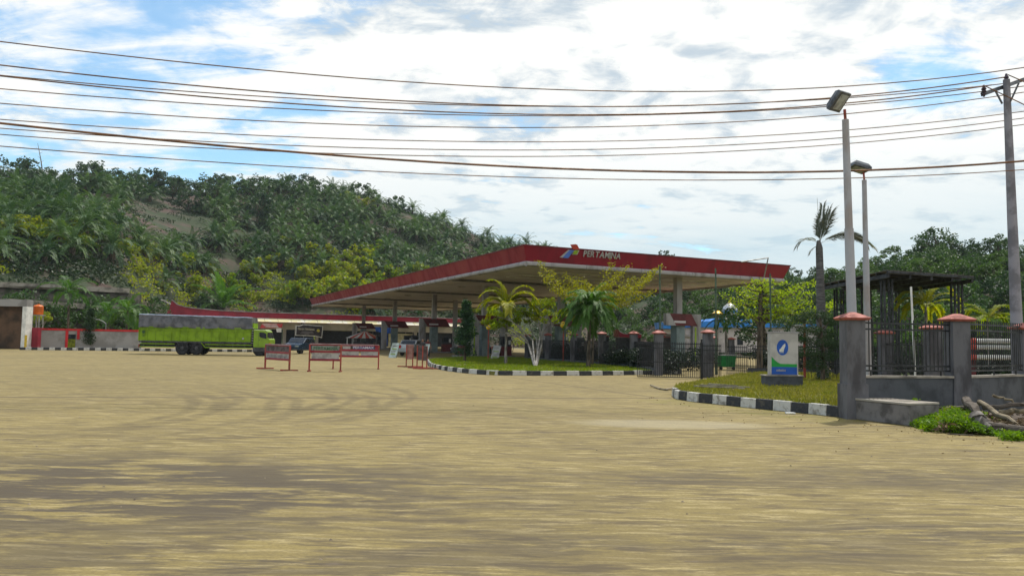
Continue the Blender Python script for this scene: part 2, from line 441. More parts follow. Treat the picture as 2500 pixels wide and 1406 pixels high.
for a_, b2, w_, s_ in ((gp(1255, 985), gp(1900, 1060), .30, .5), (gp(1180, 1010), gp(2300, 1120), .25, .45), (gp(1700, 1055), gp(2450, 1105), .14, .5), (gp(1240, 1040), gp(2500, 1330), .35, .5), (gp(1380, 1090), gp(2600, 1260), .2, .4), (gp(900, 1060), gp(1900, 1400), .3, .4), (gp(500, 1120), gp(1500, 1400), .3, .45), (gp(-200, 1010), gp(900, 1100), .3, .35), (gp(-100, 920), gp(560, 1010), .3, .4), (gp(300, 905), gp(1000, 930), .35, .35), (gp(-100, 1230), gp(640, 1050), .35, .45), (gp(640, 1150), gp(30, 1330), .3, .4)):
    tr = math_n(t, 'MAXIMUM', tr, math_n(t, 'MULTIPLY', line_band(a_, b2, w_, s_), maprange(t, st1, .42, .6, .15, 1)))
c = mixc(t, math_n(t, 'MULTIPLY', tr, maprange(t, st1, .38, .60, .08, .72)), c, (.085, .064, .034))
# thin dark straight lines drawn across the paving colour
dark_lines = line_band(gp(-60, 969), gp(1640, 972), .15, .85)
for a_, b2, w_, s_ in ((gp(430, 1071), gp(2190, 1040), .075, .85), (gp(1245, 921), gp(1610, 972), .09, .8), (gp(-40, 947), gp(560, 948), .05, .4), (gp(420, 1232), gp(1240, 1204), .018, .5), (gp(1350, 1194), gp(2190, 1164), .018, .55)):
    dark_lines = math_n(t, 'MAXIMUM', dark_lines, line_band(a_, b2, w_, s_))
c = mixc(t, dark_lines, c, (.10, .075, .045))
c = mixc(t, math_n(t, 'MULTIPLY', blob(gp(1640, 1035).x, gp(1640, 1035).y, 1.9, .8, .35), .55), c, (.36, .32, .22))
# moss and grass growing out over the paving beside the kerb
ks, ke = gp(1600, 975), gp(2080, 1030)
gr = line_band(ks, ke, 1.1, 1.0)
c = mixc(t, math_n(t, 'MULTIPLY', gr, maprange(t, noise(t, mapping(t, co, (1, 2, 1)), 1.6, 6, .6), .42, .6, 0, .7)), c, (.19, .17, .035))
c = mixc(t, maprange(t, grain, .35, .75, 0, .45), c, (.10, .078, .04))
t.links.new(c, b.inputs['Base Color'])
bn = N(t, 'ShaderNodeBump'); bn.inputs['Strength'].default_value = .4; bn.inputs['Distance'].default_value = .025
t.links.new(math_n(t, 'ADD', math_n(t, 'MULTIPLY', st1, 1.2), math_n(t, 'MULTIPLY', grain, .35)), bn.inputs['Height']); t.links.new(bn.outputs[0], b.inputs['Normal'])

soil = mat('soil_and_grass', (.10, .085, .045), .95, .25, .6, .5, col2=(.035, .06, .018))
g = MB(); g.add([(-4000, -4000, -.02), (4000, -4000, -.02), (4000, 4000, -.02), (-4000, 4000, -.02)], [(0, 1, 2, 3)])
tag(g.build('ground', soil), kind='structure')
g = MB(); g.add([(-130, -45, 0), (130, -45, 0), (130, 30, 0), (28, 95, 0), (-2, 150, 0), (-130, 100, 0)], [(0, 1, 2, 3, 4, 5)])
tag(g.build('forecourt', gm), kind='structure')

# hills ----------------------------------------------------------
BX = [-400, -200, 0, 200, 400, 600, 800, 900, 1000, 1100, 1200, 1300, 1400, 1500, 1700, 1800, 1900, 2050, 2150, 2230, 2300, 2400, 2500, 2700, 3000]
CY = [440, 440, 450, 458, 462, 462, 470, 484, 514, 550, 586, 620, 650, 668, 686, 696, 702, 692, 664, 632, 616, 626, 640, 620, 650]
FT = [95, 96, 97, 101, 122, 148, 152, 154, 156, 160, 162, 164, 160, 150, 122, 110, 102, 90, 86, 82, 80, 78, 76, 76, 76]
YC = [210, 215, 222, 232, 246, 256, 262, 264, 266, 268, 270, 268, 260, 240, 205, 190, 175, 158, 147, 142, 140, 138, 137, 137, 137]
def hprof(px):
    f_ = np.interp(px, BX, FT); yc = np.interp(px, BX, YC); cy = np.interp(px, BX, CY)
    hz = 828 + .0175 * (px - 1250)
    return f_, yc, CAM_H + (hz - cy) / F * yc
from mathutils import noise as mn
def hz(px, Y):
    f_, yc, zc_ = hprof(px)
    t_ = (Y - f_) / (yc - f_)
    zb = float(np.interp(px, [300, 460], [7.4, 0]))
    if t_ <= 0: return zb - .3 + t_ * 2
    z = zb + (zc_ - zb) * (t_ ** .82) if t_ <= 1 else zc_ * (1 - .18 * (t_ - 1) ** 1.5)
    X = (px - 1250) / F * Y
    return z + (mn.noise(Vector((X * .05, Y * .05, 0))) * 2.2 + mn.noise(Vector((X * .2, Y * .2, 3))) * .5) * min(1, t_ * 3) * min(1, max(0, 2.2 - t_))
def hpt(px, tt):
    f_, yc, _ = hprof(px); Y = f_ + (yc - f_) * tt
    X = (px - 1250) / F * Y
    return Vector((X, Y, hz(px, Y)))
hv = []; hf = []
pxs = np.linspace(-500, 3100, 181); ts = np.concatenate([np.linspace(-.03, 1.1, 60), np.linspace(1.2, 2.6, 8)])
for p in pxs:
    for q in ts: hv.append(tuple(hpt(p, q)))
n2 = len(ts)
for i in range(len(pxs) - 1):
    for j in range(n2 - 1): hf.append((i * n2 + j, (i + 1) * n2 + j, (i + 1) * n2 + j + 1, i * n2 + j + 1))
hillm = mat('hill_soil', (.058, .034, .026), .95, .2, .09, .6, col2=(.028, .045, .016), bscale=1.2, thr=(.42, .56))
hm = bpy.data.meshes.new('hills'); hm.from_pydata(hv, [], hf); hm.materials.append(hillm)
hm.polygons.foreach_set('use_smooth', [True] * len(hm.polygons))
tag(link(bpy.data.objects.new('hills', hm)), kind='structure')

# undergrowth: nobody could count it
def bare(px, tt):                                  # open brown earth on the left slope
    return ((px - 340) / 200) ** 2 + ((tt - .52) / .19) ** 2 < 1
G_UND = leafmat('leaf_undergrowth', (.010, .026, .012), (.024, .052, .017), (.05, .08, .02), .2)
C = []; CY_ = []
ur = np.random.RandomState(5)
while len(C) < 4600:
    px = ur.uniform(-150, 1420); tt = ur.uniform(.0, 1.02)
    if bare(px, tt) and ur.uniform() < .82: continue
    if mn.noise(Vector((px * .012, tt * 9, 5))) < -.28: continue
    p = hpt(px, tt); (CY_ if (tt < .30 and mn.noise(Vector((px * .01, tt * 7, 1))) > .06) else C).append(np.array(p))
for nm, CC, m_, k, s_, lab in (('undergrowth', C, G_UND, 34, .50, None), ('undergrowth', CY_, G_YEL, 40, .45, None)):
    A = np.concatenate([ball_pts(k, p + [0, 0, .3], (1.8, 1.8, .6), ur, .3) for p in CC])
    V, Q = leaf_quads(A, s_, s_ * .55, .3, ur)
    tag(npmesh(nm, V, Q, m_), 'dense low undergrowth covering the lower left hillside' if m_ is G_YEL else 'dark low undergrowth between the palms on the hillside', 'undergrowth', kind='stuff')
C = []
for i in range(1500):
    px = ur.uniform(1420, 2900); tt = ur.uniform(-.03, 1.03); C.append(np.array(hpt(px, tt)))
A = np.concatenate([ball_pts(36, p + [0, 0, .4], (1.7, 1.7, 1.1), ur, .3) for p in C])
V, Q = leaf_quads(A, .6, .34, .3, ur)
tag(npmesh('undergrowth', V, Q, G_DARK), 'dense green undergrowth covering the right hill', 'undergrowth', kind='stuff')

# oil palms of the plantation on the left hill
protos = []
for k in range(5):
    rs = np.random.RandomState(100 + k)
    V, Q = fronds(rs, 26, 4.1, .85, 78, -14, 16, .80, .15, (0, 0, 1.9), vee=.35)
    T = MB(); T.tube([(0, 0, -.8), (0, 0, 1.4)], [.32, .4], 6)
    V2 = np.array(T.v); F2 = [f for f in T.f if len(f) == 4]
    o = npmesh('oil_palm', np.concatenate([V, V2]), np.concatenate([Q, np.array(F2) + len(V)]), [G_OIL, BARK], mi=[0] * len(Q) + [1] * len(F2))
    protos.append(o)
pos = []
row = 0; tt = .07
while tt < 1.0:
    px = -120 + (row % 2) * 28
    while px < 1400:
        pj = px + ur.uniform(-16, 16); tj = tt + ur.uniform(-.022, .022)
        keep = not bare(pj, tj) or ur.uniform() < .22
        if px > 450 and tj < .22 and ur.uniform() < .55: keep = False
        if tj < .12 and ur.uniform() < .4: keep = False
        if mn.noise(Vector((pj * .008, tj * 5, 9))) < -.33: keep = False
        if pj < 520 and tj > .70 and ur.uniform() < .6: keep = False
        if keep: pos.append((pj, tj))
        px += 57 * (1 - .16 * tt)
    tt += .060 + .006 * tt; row += 1
ur.shuffle(pos); pos = pos[:296]
for i, (px, tt) in enumerate(pos):
    o = protos[i] if i < 5 else protos[i % 5].copy()
    if i >= 5: COL.objects.link(o)
    o.location = hpt(px, tt); s_ = ur.uniform(.85, 1.22)
    o.scale = (s_, s_, s_ * ur.uniform(.9, 1.1)); o.rotation_euler = (ur.uniform(-.1, .1), ur.uniform(-.1, .1), ur.uniform(0, 6.28))
    tag(o, 'young oil palm with arching fronds growing on the plantation hillside', 'palm', 'oil palms planted across the left hillside')
print('palms', len(pos))

# broadleaf trees: prototypes then copies
def scatter_trees(protos_, places, label, cat, group):
    for i, (p, s_) in enumerate(places):
        o = protos_[i] if i < len(protos_) else copy_tree(protos_[i % len(protos_)])
        o.location = p; o.scale = (s_, s_, s_ * ur.uniform(.9, 1.12)); o.rotation_euler = (0, 0, ur.uniform(0, 6.28))
        tag(o, label, cat, group)
rid = [make_tree('ridge_tree', 'x', 'tree', 9, rr, G_BLUE, 40 + k, nc, nl, .62, .40, clr=.3) for k, (rr, nc, nl) in enumerate(((( 3.6, 3.6, 2.9), 30, 34), ((3.0, 3.0, 3.6), 22, 30), ((4.4, 4.4, 3.0), 32, 34), ((2.4, 2.4, 3.2), 15, 26)))]
pl = []
for px, cy, s_ in ((-60, .98, 1.0), (20, .97, 1.25), (55, .99, 1.05), (120, .98, .95), (165, .99, 1.0), (215, .97, 1.2), (240, .96, 1.05), (285, .99, .9), (330, .98, .75), (360, .97, .9), (385, .99, 1.0), (425, .98, .8), (455, .99, .85), (500, .97, 1.05), (530, .99, 1.12), (560, .98, .95), (595, .99, .8), (625, .98, .9), (655, .99, .75), (690, .98, .85), (738, .99, .95), (770, .97, .75), (805, .99, .55), (868, .99, 1.0), (905, .98, .55), (960, 1.0, .75), (985, .98, .6)):
    pl.append((hpt(px, cy) - Vector((0, 0, 3.6 * s_)), s_ * 1.1)); pl.append((hpt(px - 18, cy - .02) - Vector((0, 0, 3.2 * s_)), s_ * .8))
for px, tt, s_ in ((60, .82, .9), (150, .80, .85), (410, .80, .9), (520, .82, .9), (90, .66, .7), (610, .86, .8), (300, .84, .8), (700, .86, .7), (450, .68, .75)): pl.append((hpt(px, tt) - Vector((0, 0, 3 * s_)), s_ * 1.15))
scatter_trees(rid, pl, 'bushy dark tree standing along the left hill crest', 'tree', 'trees along the crest of the left hill')
for px, tt, s_, lab in ((205, .74, .85, 'tall dark tree rising from the left slope below the crest'), (620, .60, 1.05, 'round dark tree alone among oil palms above the truck')):
    o = copy_tree(rid[0]); o.location = hpt(px, tt) - Vector((0, 0, 2)); o.scale = (s_ * 1.1, s_ * 1.1, s_ * 1.3); tag(o, lab, 'tree'); del o['group']
# bare dead trunk on the ridge
p = hpt(93, .98); tq = MB(); top = at(92, 350, p.y)
tq.tube([p - Vector((0, 0, .5)), p.lerp(top, .6) + Vector((.15, 0, 0)), top], [.22, .15, .05], 6)
for k in range(4):
    s0 = p.lerp(top, .55 + .1 * k); tq.tube([s0, s0 + Vector((rnd.choice((-1, 1)) * .9, 0, .6))], [.06, .02], 4)
tag(tq.build('dead_tree', BARKG), 'bare dead trunk sticking up above the left ridge trees', 'tree')

# yellow-green shrubs at the foot of the left hill
shr = [make_tree('shrub', 'x', 'shrub', 3.0, (2.4, 2.4, 1.7), G_YEL, 60 + k, 24, 34, .42, .26, clr=.34) for k in range(3)]
pl = []
for px, tt, s_ in ((-20, .2, 1.1), (18, .26, 1.1), (50, .22, 1.0), (62, .16, .9), (35, .17, 1.1), (120, .16, .9), (190, .13, .9), (330, .09, .8), (455, .06, .8), (560, .05, 1.1), (600, .04, 1.0), (430, .12, .9), (740, .03, 1.3), (780, .05, 1.2), (700, .06, 1.0), (820, .06, 1.3), (850, .09, 1.3), (880, .12, 1.3), (905, .16, 1.3), (930, .13, 1.2), (870, .20, 1.1), (800, .13, 1.1), (950, .10, 1.2), (975, .08, 1.2), (760, .11, 1.0), (1000, .06, 1.2), (1040, .05, 1.0), (1100, .04, 1.1), (1150, .04, 1.1), (640, .09, .8), (1080, .36, .8), (700, .28, .7), (840, .30, .9), (1000, .3, .7), (845, .86, .9), (900, .84, .8), (300, .13, .8), (500, .14, .7), (620, .12, 1.0), (680, .15, 1.0), (780, .2, 1.1), (910, .24, 1.2), (1010, .16, 1.1), (930, .06, 1.3), (860, .02, 1.2)):
    if px > 400 and tt < .3: tt = tt * 1.25 + .075
    pl.append((hpt(px, tt) - Vector((0, 0, .6)), s_ * (1.45 if px > 400 else 1.1)))
scatter_trees(shr, pl, 'rounded yellow-green shrub growing at the foot of the left hill', 'shrub', 'yellow-green shrubs on the lower left hill')

# forest on and below the right hill
fr = [make_tree('forest_tree', 'x', 'tree', 7, rr, G_MID if k % 2 else G_DARK, 80 + k, 36, 40, .45, .28, clr=.34) for k, rr in enumerate(((3.0, 3.0, 2.6), (3.6, 3.6, 2.8), (2.6, 2.6, 3.0), (3.8, 3.8, 2.4)))]
pl = []
fx = np.random.RandomState(3)
for tt in np.linspace(.0, 1.0, 11):
    for px in np.arange(1480, 2640, 50):
        if px < 2000 and tt > .9: continue
        s_ = fx.uniform(.45, .80)
        pl.append((hpt(px + fx.uniform(-30, 30), min(1, max(0, tt + fx.uniform(-.05, .05)))) - Vector((0, 0, 1.2)), s_))
scatter_trees(fr, pl, 'broadleaf tree in the dense forest of the right hill', 'tree', 'forest trees on and below the right hill')
print('forest', len(pl))
rt = make_tree('hilltop_tree', 'large spreading tree on the summit of the right hill', 'tree', 9, (3.4, 3.4, 2.6), G_DARK, 99, 34, 40, .5, .3)
rt.location = hpt(2290, .99) - Vector((0, 0, 4.2))
# far trees seen just over the canopy roof
far = [make_tree('far_tree', 'x', 'tree', 8, (3.6, 3.6, 2.2), G_BLUE, 120 + k, 20, 30, .6, .4) for k in range(2)]
pl = [(at(px, 672, 205) - Vector((0, 0, 6.5 + dz)), s_) for px, s_, dz in ((1515, .65, -3.9), (1568, .8, -4.3), (1595, .85, -4.6), (1622, .9, -5.4), (1662, .7, -4.0), (1690, .7, -4.0), (1905, .7, -2.2), (1935, .7, -2.8))]
scatter_trees(far, pl, 'distant tree crown showing just above the canopy roof edge', 'tree', 'distant trees beyond the canopy roof')

# terraces of the slope: two long concrete beams at the left
conc = mat('old_concrete', (.30, .27, .23), .9, .2, 1.2, .4)
concd = mat('dark_concrete', (.075, .080, .092), .85, .12, 2.0, .3, col2=(.055, .058, .066))
facing = mat('rubble_facing', (.10, .085, .075), .95, .25, .9, .8, col2=(.04, .05, .025))
plaster = mat('plaster', (.29, .28, .28), .85, .10, .8, .15, col2=(.22, .21, .205))
for (a0, b0, c0, ya, yb, lab) in (((-60, 687), (316, 705), 12, 92, 101, 'long upper concrete terrace beam crossing the foot of the hill'), ((20, 731), (404, 756), 14, 86, 105, 'long lower concrete terrace beam behind the orange tank')):
    r_ = thing('terrace_beam', lab, 'retaining wall')
    n_ = 8
    for k in range(n_):
        f0, f1 = k / n_, (k + 1) / n_
        P0 = at(a0[0] + (b0[0] - a0[0]) * f0, a0[1] + (b0[1] - a0[1]) * f0 + 5, ya + (yb - ya) * f0); P1 = at(a0[0] + (b0[0] - a0[0]) * f1, a0[1] + (b0[1] - a0[1]) * f1 + 5, ya + (yb - ya) * f1)
        m_ = MB(); m_.beam(P0, P0.lerp(P1, .995), .6, .62); m_.build('beam_segment', conc, r_)
        zl = 0.0 if c0 == 14 else 4.2
        m_ = MB(); a_ = P0 + Vector((0, .35, 0)); b_ = P1 + Vector((0, .35, 0)); f_ = Vector((0, -1.6, 0))
        m_.add([Vector((a_.x, a_.y - 1.9, zl)), Vector((b_.x, b_.y - 1.9, zl)), b_ - Vector((0, 0, .3)), a_ - Vector((0, 0, .3)), Vector((a_.x, a_.y + 3.0, zl)), Vector((b_.x, b_.y + 3.0, zl)), b_ + Vector((0, 3, -.3)), a_ + Vector((0, 3, -.3))], [(0, 1, 2, 3), (3, 2, 6, 7), (0, 3, 7, 4), (1, 5, 6, 2)]); m_.build('slope_facing', facing, r_)

C = []
for i in range(170):
    px = ur.uniform(-60, 420); k_ = ur.uniform(); Yq = np.interp(px, [0, 400], [84, 100]) + 5 * k_
    C.append(ball_pts(60, ((px - 1250) / F * Yq, Yq - 1.4, ur.uniform(.5, 3.4) + 3.2 * k_), (.9, .6, .7), ur, .2))
V, Q = leaf_quads(np.concatenate(C), .38, .2, .2, ur)
tag(npmesh('undergrowth', V, Q, G_DARK), 'plants growing over the terraced slope at the far left', 'undergrowth', kind='stuff')
# thin humid air
hz_ = bpy.data.materials.new('humid_air'); hz_.use_nodes = True; th_ = hz_.node_tree; th_.nodes.clear()
pv_ = N(th_, 'ShaderNodeVolumePrincipled'); pv_.inputs['Color'].default_value = (.80, .90, 1, 1); pv_.inputs['Density'].default_value = .00013; pv_.inputs['Anisotropy'].default_value = .2
ho_ = N(th_, 'ShaderNodeOutputMaterial'); th_.links.new(pv_.outputs[0], ho_.inputs['Volume'])
M0 = MB(); M0.box((-420, -60, -1.5), (480, 720, 75)); tag(M0.build('haze', hz_), kind='stuff')

# ================================================================ PAINTS
red = mat('red_fascia_paint', (.235, .010, .026), .5, .05, .9, spec=.35, col2=(.185, .012, .024), stretch=(1, 1, .2), thr=(.48, .7))
redf = mat('red_roof_paint', (.26, .012, .03), .5, .1, .6, col2=(.20, .01, .025))
gutterm = mat('gutter_grey', (.33, .31, .315), .5, .14, 1.6, col2=(.19, .17, .16), stretch=(1, 1, .25), thr=(.46, .68))
ceilm = mat('ceiling_panel_grey', (.60, .55, .57), .7, .06, .3, col2=(.53, .485, .50))
white = mat('white_paint', (.72, .71, .68), .5, .08, 2)
cream = mat('cream_paint', (.72, .64, .38), .6, .1, 2)
beige = mat('beige_wall', (.42, .385, .34), .85, .1, .5, .1, col2=(.34, .31, .275))
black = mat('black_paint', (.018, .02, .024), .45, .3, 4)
darkgrey = mat('dark_grey_paint', (.06, .06, .065), .6, .2, 2)
steel = mat('galvanised_steel', (.38, .38, .37), .45, .15, 3, metal=.4)
blue = mat('blue_roof_paint', (.02, .20, .62), .5, .12, .8)
blued = mat('blue_tarpaulin', (.02, .09, .42), .6, .2, 1.2)
glassd = mat('dark_glass', (.015, .02, .03), .3, .2, 1, spec=.3)
rubber = mat('tyre_rubber', (.025, .025, .027), .85, .3, 8)
rustred = mat('rusty_red_paint', (.30, .045, .035), .65, .3, 3.5, col2=(.20, .07, .04))
maroon = mat('maroon_sign_paint', (.13, .018, .022), .5, .15, 1.5)
kw = mat('kerb_white', (.46, .45, .43), .8, .22, 5, .5, col2=(.25, .23, .20), thr=(.5, .66))
kb = mat('kerb_black', (.03, .032, .037), .8, .3, 5, .5, col2=(.11, .10, .085), thr=(.52, .70))
teal = mat('column_cladding', (.17, .215, .215), .5, .12, 1.2)
copper = mat('pillar_cap_paint', (.33, .095, .075), .7, .2, 5, .2, col2=(.22, .075, .06))
brown = mat('brown_wall', (.10, .055, .03), .85, .3, .5, .2, col2=(.045, .03, .02))

# ================================================================ CANOPY
D_ = 5.1; HB = CAM_H + D_
def zp(px, py, z): return gp(px, py, z)
A = zp(1285, 637, HB); B = zp(762, 744, HB); Dd = zp(1912, 680, HB)
u = (Dd - A).normalized(); v = (B - A).normalized(); LB = (B - A).length; LD = (Dd - A).length
Bc = A + v * LB; Cc = Bc + u * LD; Dc = A + u * LD
FH = D_ * 36.5 / 192; LEAN = .38
can = thing('station_canopy', 'huge flat petrol station canopy with deep red fascia and white gutter', 'canopy')
cent = (A + Cc) / 2
def outv(p, q):
    n = Vector(((q - p).y, -(q - p).x, 0)).normalized()
    return n if n.dot((p + q) / 2 - cent) > 0 else -n
crn = [A, Dc, Cc, Bc]
edges = [(A, Dc), (Dc, Cc), (Cc, Bc), (Bc, A)]
def topc(i):
    p = crn[i]; n1 = outv(*edges[i - 1]); n2_ = outv(*edges[i])
    return p + (n1 + n2_) * LEAN + Vector((0, 0, FH))
fas = []
for i in range(4):
    p, q = crn[i], crn[(i + 1) % 4]; P, Q = topc(i), topc((i + 1) % 4); n = outv(p, q)
    m_ = MB(); th = -n * .10
    vs = [p, q, Q, P, p + th, q + th, Q + th, P + th]
    m_.add(vs, [(0, 1, 2, 3), (7, 6, 5, 4), (3, 2, 6, 7), (0, 4, 5, 1)])
    fas.append(m_.build('fascia', red, can))
    cp = MB(); cp.beam(P + Vector((0, 0, .03)) + th * .5, Q + Vector((0, 0, .03)) + th * .5, .22, .06); cp.build('top_flashing', maroon, can)
    # gutter in lengths
    L = (q - p).length; ng = max(2, int(L / 4.3)); d = (q - p) / ng
    for k in range(ng):
        a_ = p + d * (k + .004); b_ = p + d * (k + .996)
        G = MB(); pr = [(0, 0), (.10, -.02), (.17, -.12), (.15, -.26), (.02, -.34), (-.10, -.34), (-.10, 0)]
        vs = [a_ + n * x_ + Vector((0, 0, z_ - .004)) for x_, z_ in pr] + [b_ + n * x_ + Vector((0, 0, z_ - .004)) for x_, z_ in pr]
        nn = len(pr); G.add(vs, [tuple(range(nn)), tuple(range(nn, 2 * nn))[::-1]] + [(j, nn + j, nn + (j + 1) % nn, (j + 1) % nn) for j in range(nn)])
        G.build('gutter_length', gutterm, can, True)
# ceiling in strips parallel to the short side
ns = 13
for k in range(ns):
    a_ = A + v * (LB * k / ns + .02); b_ = A + v * (LB * (k + 1) / ns - .02)
    i0 = -v * 0 + u * .12; i1 = u * (LD - .12)
    zz = Vector((0, 0, -.16 - .02 * (k % 2)))
    m_ = MB(); vs = [a_ + i0 + zz, a_ + i1 + zz, b_ + i1 + zz, b_ + i0 + zz]; vs += [p + Vector((0, 0, .06)) for p in vs]
    m_.add(vs, [(0, 1, 2, 3), (7, 6, 5, 4), (0, 4, 5, 1), (1, 5, 6, 2), (2, 6, 7, 3), (3, 7, 4, 0)]); m_.build('ceiling_panel', ceilm, can)
rf = MB(); vs = [A, Dc, Cc, Bc]
rf.add([p + Vector((0, 0, .34)) for p in vs] + [p + Vector((0, 0, .42)) for p in vs], [(3, 2, 1, 0), (4, 5, 6, 7), (0, 1, 5, 4), (1, 2, 6, 5), (2, 3, 7, 6), (3, 0, 4, 7)]); rf.build('roof_deck', steel, can)
for s_ in (.18, .40, .62, .84):                                     # ceiling ribs and light strips
    a_ = A + v * LB * s_ + u * .3; b_ = A + v * LB * s_ + u * (LD - .3)
    m_ = MB(); m_.beam(a_ + Vector((0, 0, -.26)), b_ + Vector((0, 0, -.26)), .35, .16); m_.build('ceiling_beam', mat('beam_grey', (.16, .145, .145), .7), can)
for i_ in range(9):
    for j_ in range(3):
        q = A + v * LB * (.06 + .108 * i_) + u * LD * (.18 + .32 * j_) + Vector((0, 0, -.215)); m_ = MB(); m_.cbox(q, (.7, .7, .06)); lf_ = m_.build('light_fitting', steel, can); m_ = MB(); m_.cbox(q - Vector((0, 0, .035)), (.5, .5, .012)); m_.build('light_glass', gutterm, lf_)
for s_ in (.05, .09, .12):
    a_ = A + v * LB * s_ + u * 3.0; b_ = A + v * LB * s_ + u * (LD - 1.0)
    m_ = MB(); m_.beam(a_ + Vector((0, 0, -.23)), b_ + Vector((0, 0, -.23)), .07, .06); m_.build('cable_tray', white, can)
# columns, kept inside the canopy outline
def colpos(px, top, Yf=None):
    Y = Yf or (F * (D_ - .2) / ((828 + .0175 * (px - 1250)) - top))
    p = at(px, top, Y); return Vector((p.x, p.y, 0))
columns = [(1185, 699, 'nearest the bent white trunked tree'), (1061, 720, 'second'), (965, 735, 'third'), (889, 746, 'last'), (1370, 698, 'c'), (1655, 679, 'e')]
cps = []
for px, tp, _ in columns:
    Y_ = (124 if px == 889 else None); p = colpos(px, tp, Y_); cps.append(p)
    m_ = MB(); w = .25; X = u * w; Yv = v * w
    def sq(z, w_): return [p + u * a * w_ + v * b * w_ + Vector((0, 0, z)) for a, b in ((-1, -1), (1, -1), (1, 1), (-1, 1))]
    m_.add(sq(0, w) + sq(HB - .18, w), [(3, 2, 1, 0), (4, 5, 6, 7), (0, 1, 5, 4), (1, 2, 6, 5), (2, 3, 7, 6), (3, 0, 4, 7)]); cc_ = m_.build('column', gutterm, can)
    m_ = MB(); m_.add(sq(.14, w + .14) + sq(2.95, w + .14), [(3, 2, 1, 0), (4, 5, 6, 7), (0, 1, 5, 4), (1, 2, 6, 5), (2, 3, 7, 6), (3, 0, 4, 7)]); m_.build('cladding', teal, cc_)
# back row
for p in (cps[4] + v * 17 + u * 1.5, cps[4] + v * 33 + u * 1.5, cps[5] + v * 16):
    m_ = MB(); m_.box((p.x - .3, p.y - .3, 0), (p.x + .3, p.y + .3, HB - .18)); m_.build('column', gutterm, can)

# lettering on the fascia
def flat_text(body, size, m, name, origin, ux, uz, parent, depth=.03, perletter=False, align='CENTER', squash=1.0):
    out = []; xs = 0.0
    nrm = ux.cross(uz).normalized()                                   # towards the viewer
    M = Matrix((ux.normalized(), uz.normalized(), nrm)).transposed().to_4x4(); M.translation = origin
    def mk(s, off):
        cu = bpy.data.curves.new('t', 'FONT'); cu.body = s; cu.size = size; cu.extrude = depth; cu.offset = size * .012
        o = bpy.data.objects.new('t', cu); COL.objects.link(o); bpy.context.view_layer.update()
        me = bpy.data.meshes.new_from_object(o.evaluated_get(bpy.context.evaluated_depsgraph_get()))
        bb = [v_.co.x for v_ in me.vertices] or [0]
        wd = max(bb) - min(bb); mn_ = min(bb)
        bpy.data.objects.remove(o); bpy.data.curves.remove(cu)
        for v_ in me.vertices: v_.co.x = (v_.co.x - mn_) * squash + off
        return me, wd * squash
    if perletter:
        parts = []; x = 0
        for ch in body:
            me, wd = mk(ch, x); parts.append(me); x += wd + size * .10
        tot = x - size * .10
    else:
        me, tot = mk(body, 0); parts = [me]
    sh = {'CENTER': -tot / 2, 'LEFT': 0}[align]
    for me in parts:
        for v_ in me.vertices: v_.co = M @ Vector((v_.co.x + sh, v_.co.y, v_.co.z))
        me.materials.clear(); me.materials.append(m); me.name = name
        o = bpy.data.objects.new(name, me); link(o, parent); out.append(o)
    return out
n0 = outv(A, Dc)
upf = (n0 * LEAN + Vector((0, 0, FH))).normalized()
def onf(px, py):                     # point on the front fascia plane (leaning)
    d = ray(px, py); pn = u.cross(upf).normalized(); o_ = Vector((0, 0, CAM_H)); tt_ = (A - o_).dot(pn) / d.dot(pn)
    return o_ + d * tt_
lp = onf(1423, 626); lq = onf(1513, 634)
lett = mat('letter_white', (.46, .44, .43), .5, .08)
lw_ = (lq - lp).length
flat_text('PERTAMINA', .60, lett, 'letter', lp + n0 * .03, u, upf, fas[0], .03, True, 'LEFT', lw_ / 3.9 if False else 1.0)
# fit the lettering width to the sign
Ls = [o for o in fas[0].children if o.name.startswith('letter')]
xs = [(v_.co - lp).dot(u) for o in Ls for v_ in o.data.vertices]; k_ = lw_ / max(xs)
for o in Ls:
    for v_ in o.data.vertices:
        d = (v_.co - lp); v_.co = v_.co + u * (d.dot(u) * (k_ - 1))
def fpoly(pts, m, name, off=.05, th=.05):
    P = [onf(*q) + n0 * off for q in pts]; m_ = MB(); n_ = len(P)
    vs = P + [p - n0 * th for p in P]
    m_.add(vs, [tuple(range(n_)), tuple(range(n_, 2 * n_))[::-1]] + [(i, n_ + i, n_ + (i + 1) % n_, (i + 1) % n_) for i in range(n_)])
    return m_.build(name, m, fas[0])
lb_ = mat('logo_blue', (.10, .20, .62), .45, .06); lg_ = mat('logo_green', (.28, .42, .02), .45, .06); lr_ = mat('logo_red', (.55, .07, .045), .45, .06)
fpoly([(1366, 628.5), (1387, 610), (1399, 610.5), (1383, 630.5)], lett, 'emblem_edge', .04, .04)
fpoly([(1372, 629.5), (1390, 610.5), (1400, 611), (1386, 630.5)], lb_, 'emblem_blue_bar', .08, .04)
fpoly([(1396, 622), (1399, 613), (1404, 610.6), (1414, 611.5), (1409, 622)], lett, 'emblem_edge', .04, .04)
fpoly([(1397.5, 621), (1400, 614), (1405, 611.4), (1411, 612.2), (1406.5, 621)], lg_, 'emblem_green_leaf', .08, .04)
fpoly([(1392, 597.5), (1404, 596.5), (1408, 598), (1414, 610), (1398, 609)], lr_, 'emblem_red_bar', .08, .08)

# pipe bracket on the right end of the canopy
q0 = onf(1806, 640) + n0 * .15; q1 = onf(1854, 632) + n0 * .9; q2 = onf(1862, 676) + n0 * .15
m_ = MB(); m_.tube([q0, q1, q2], .055, 6); m_.build('pipe_bracket', steel, can)

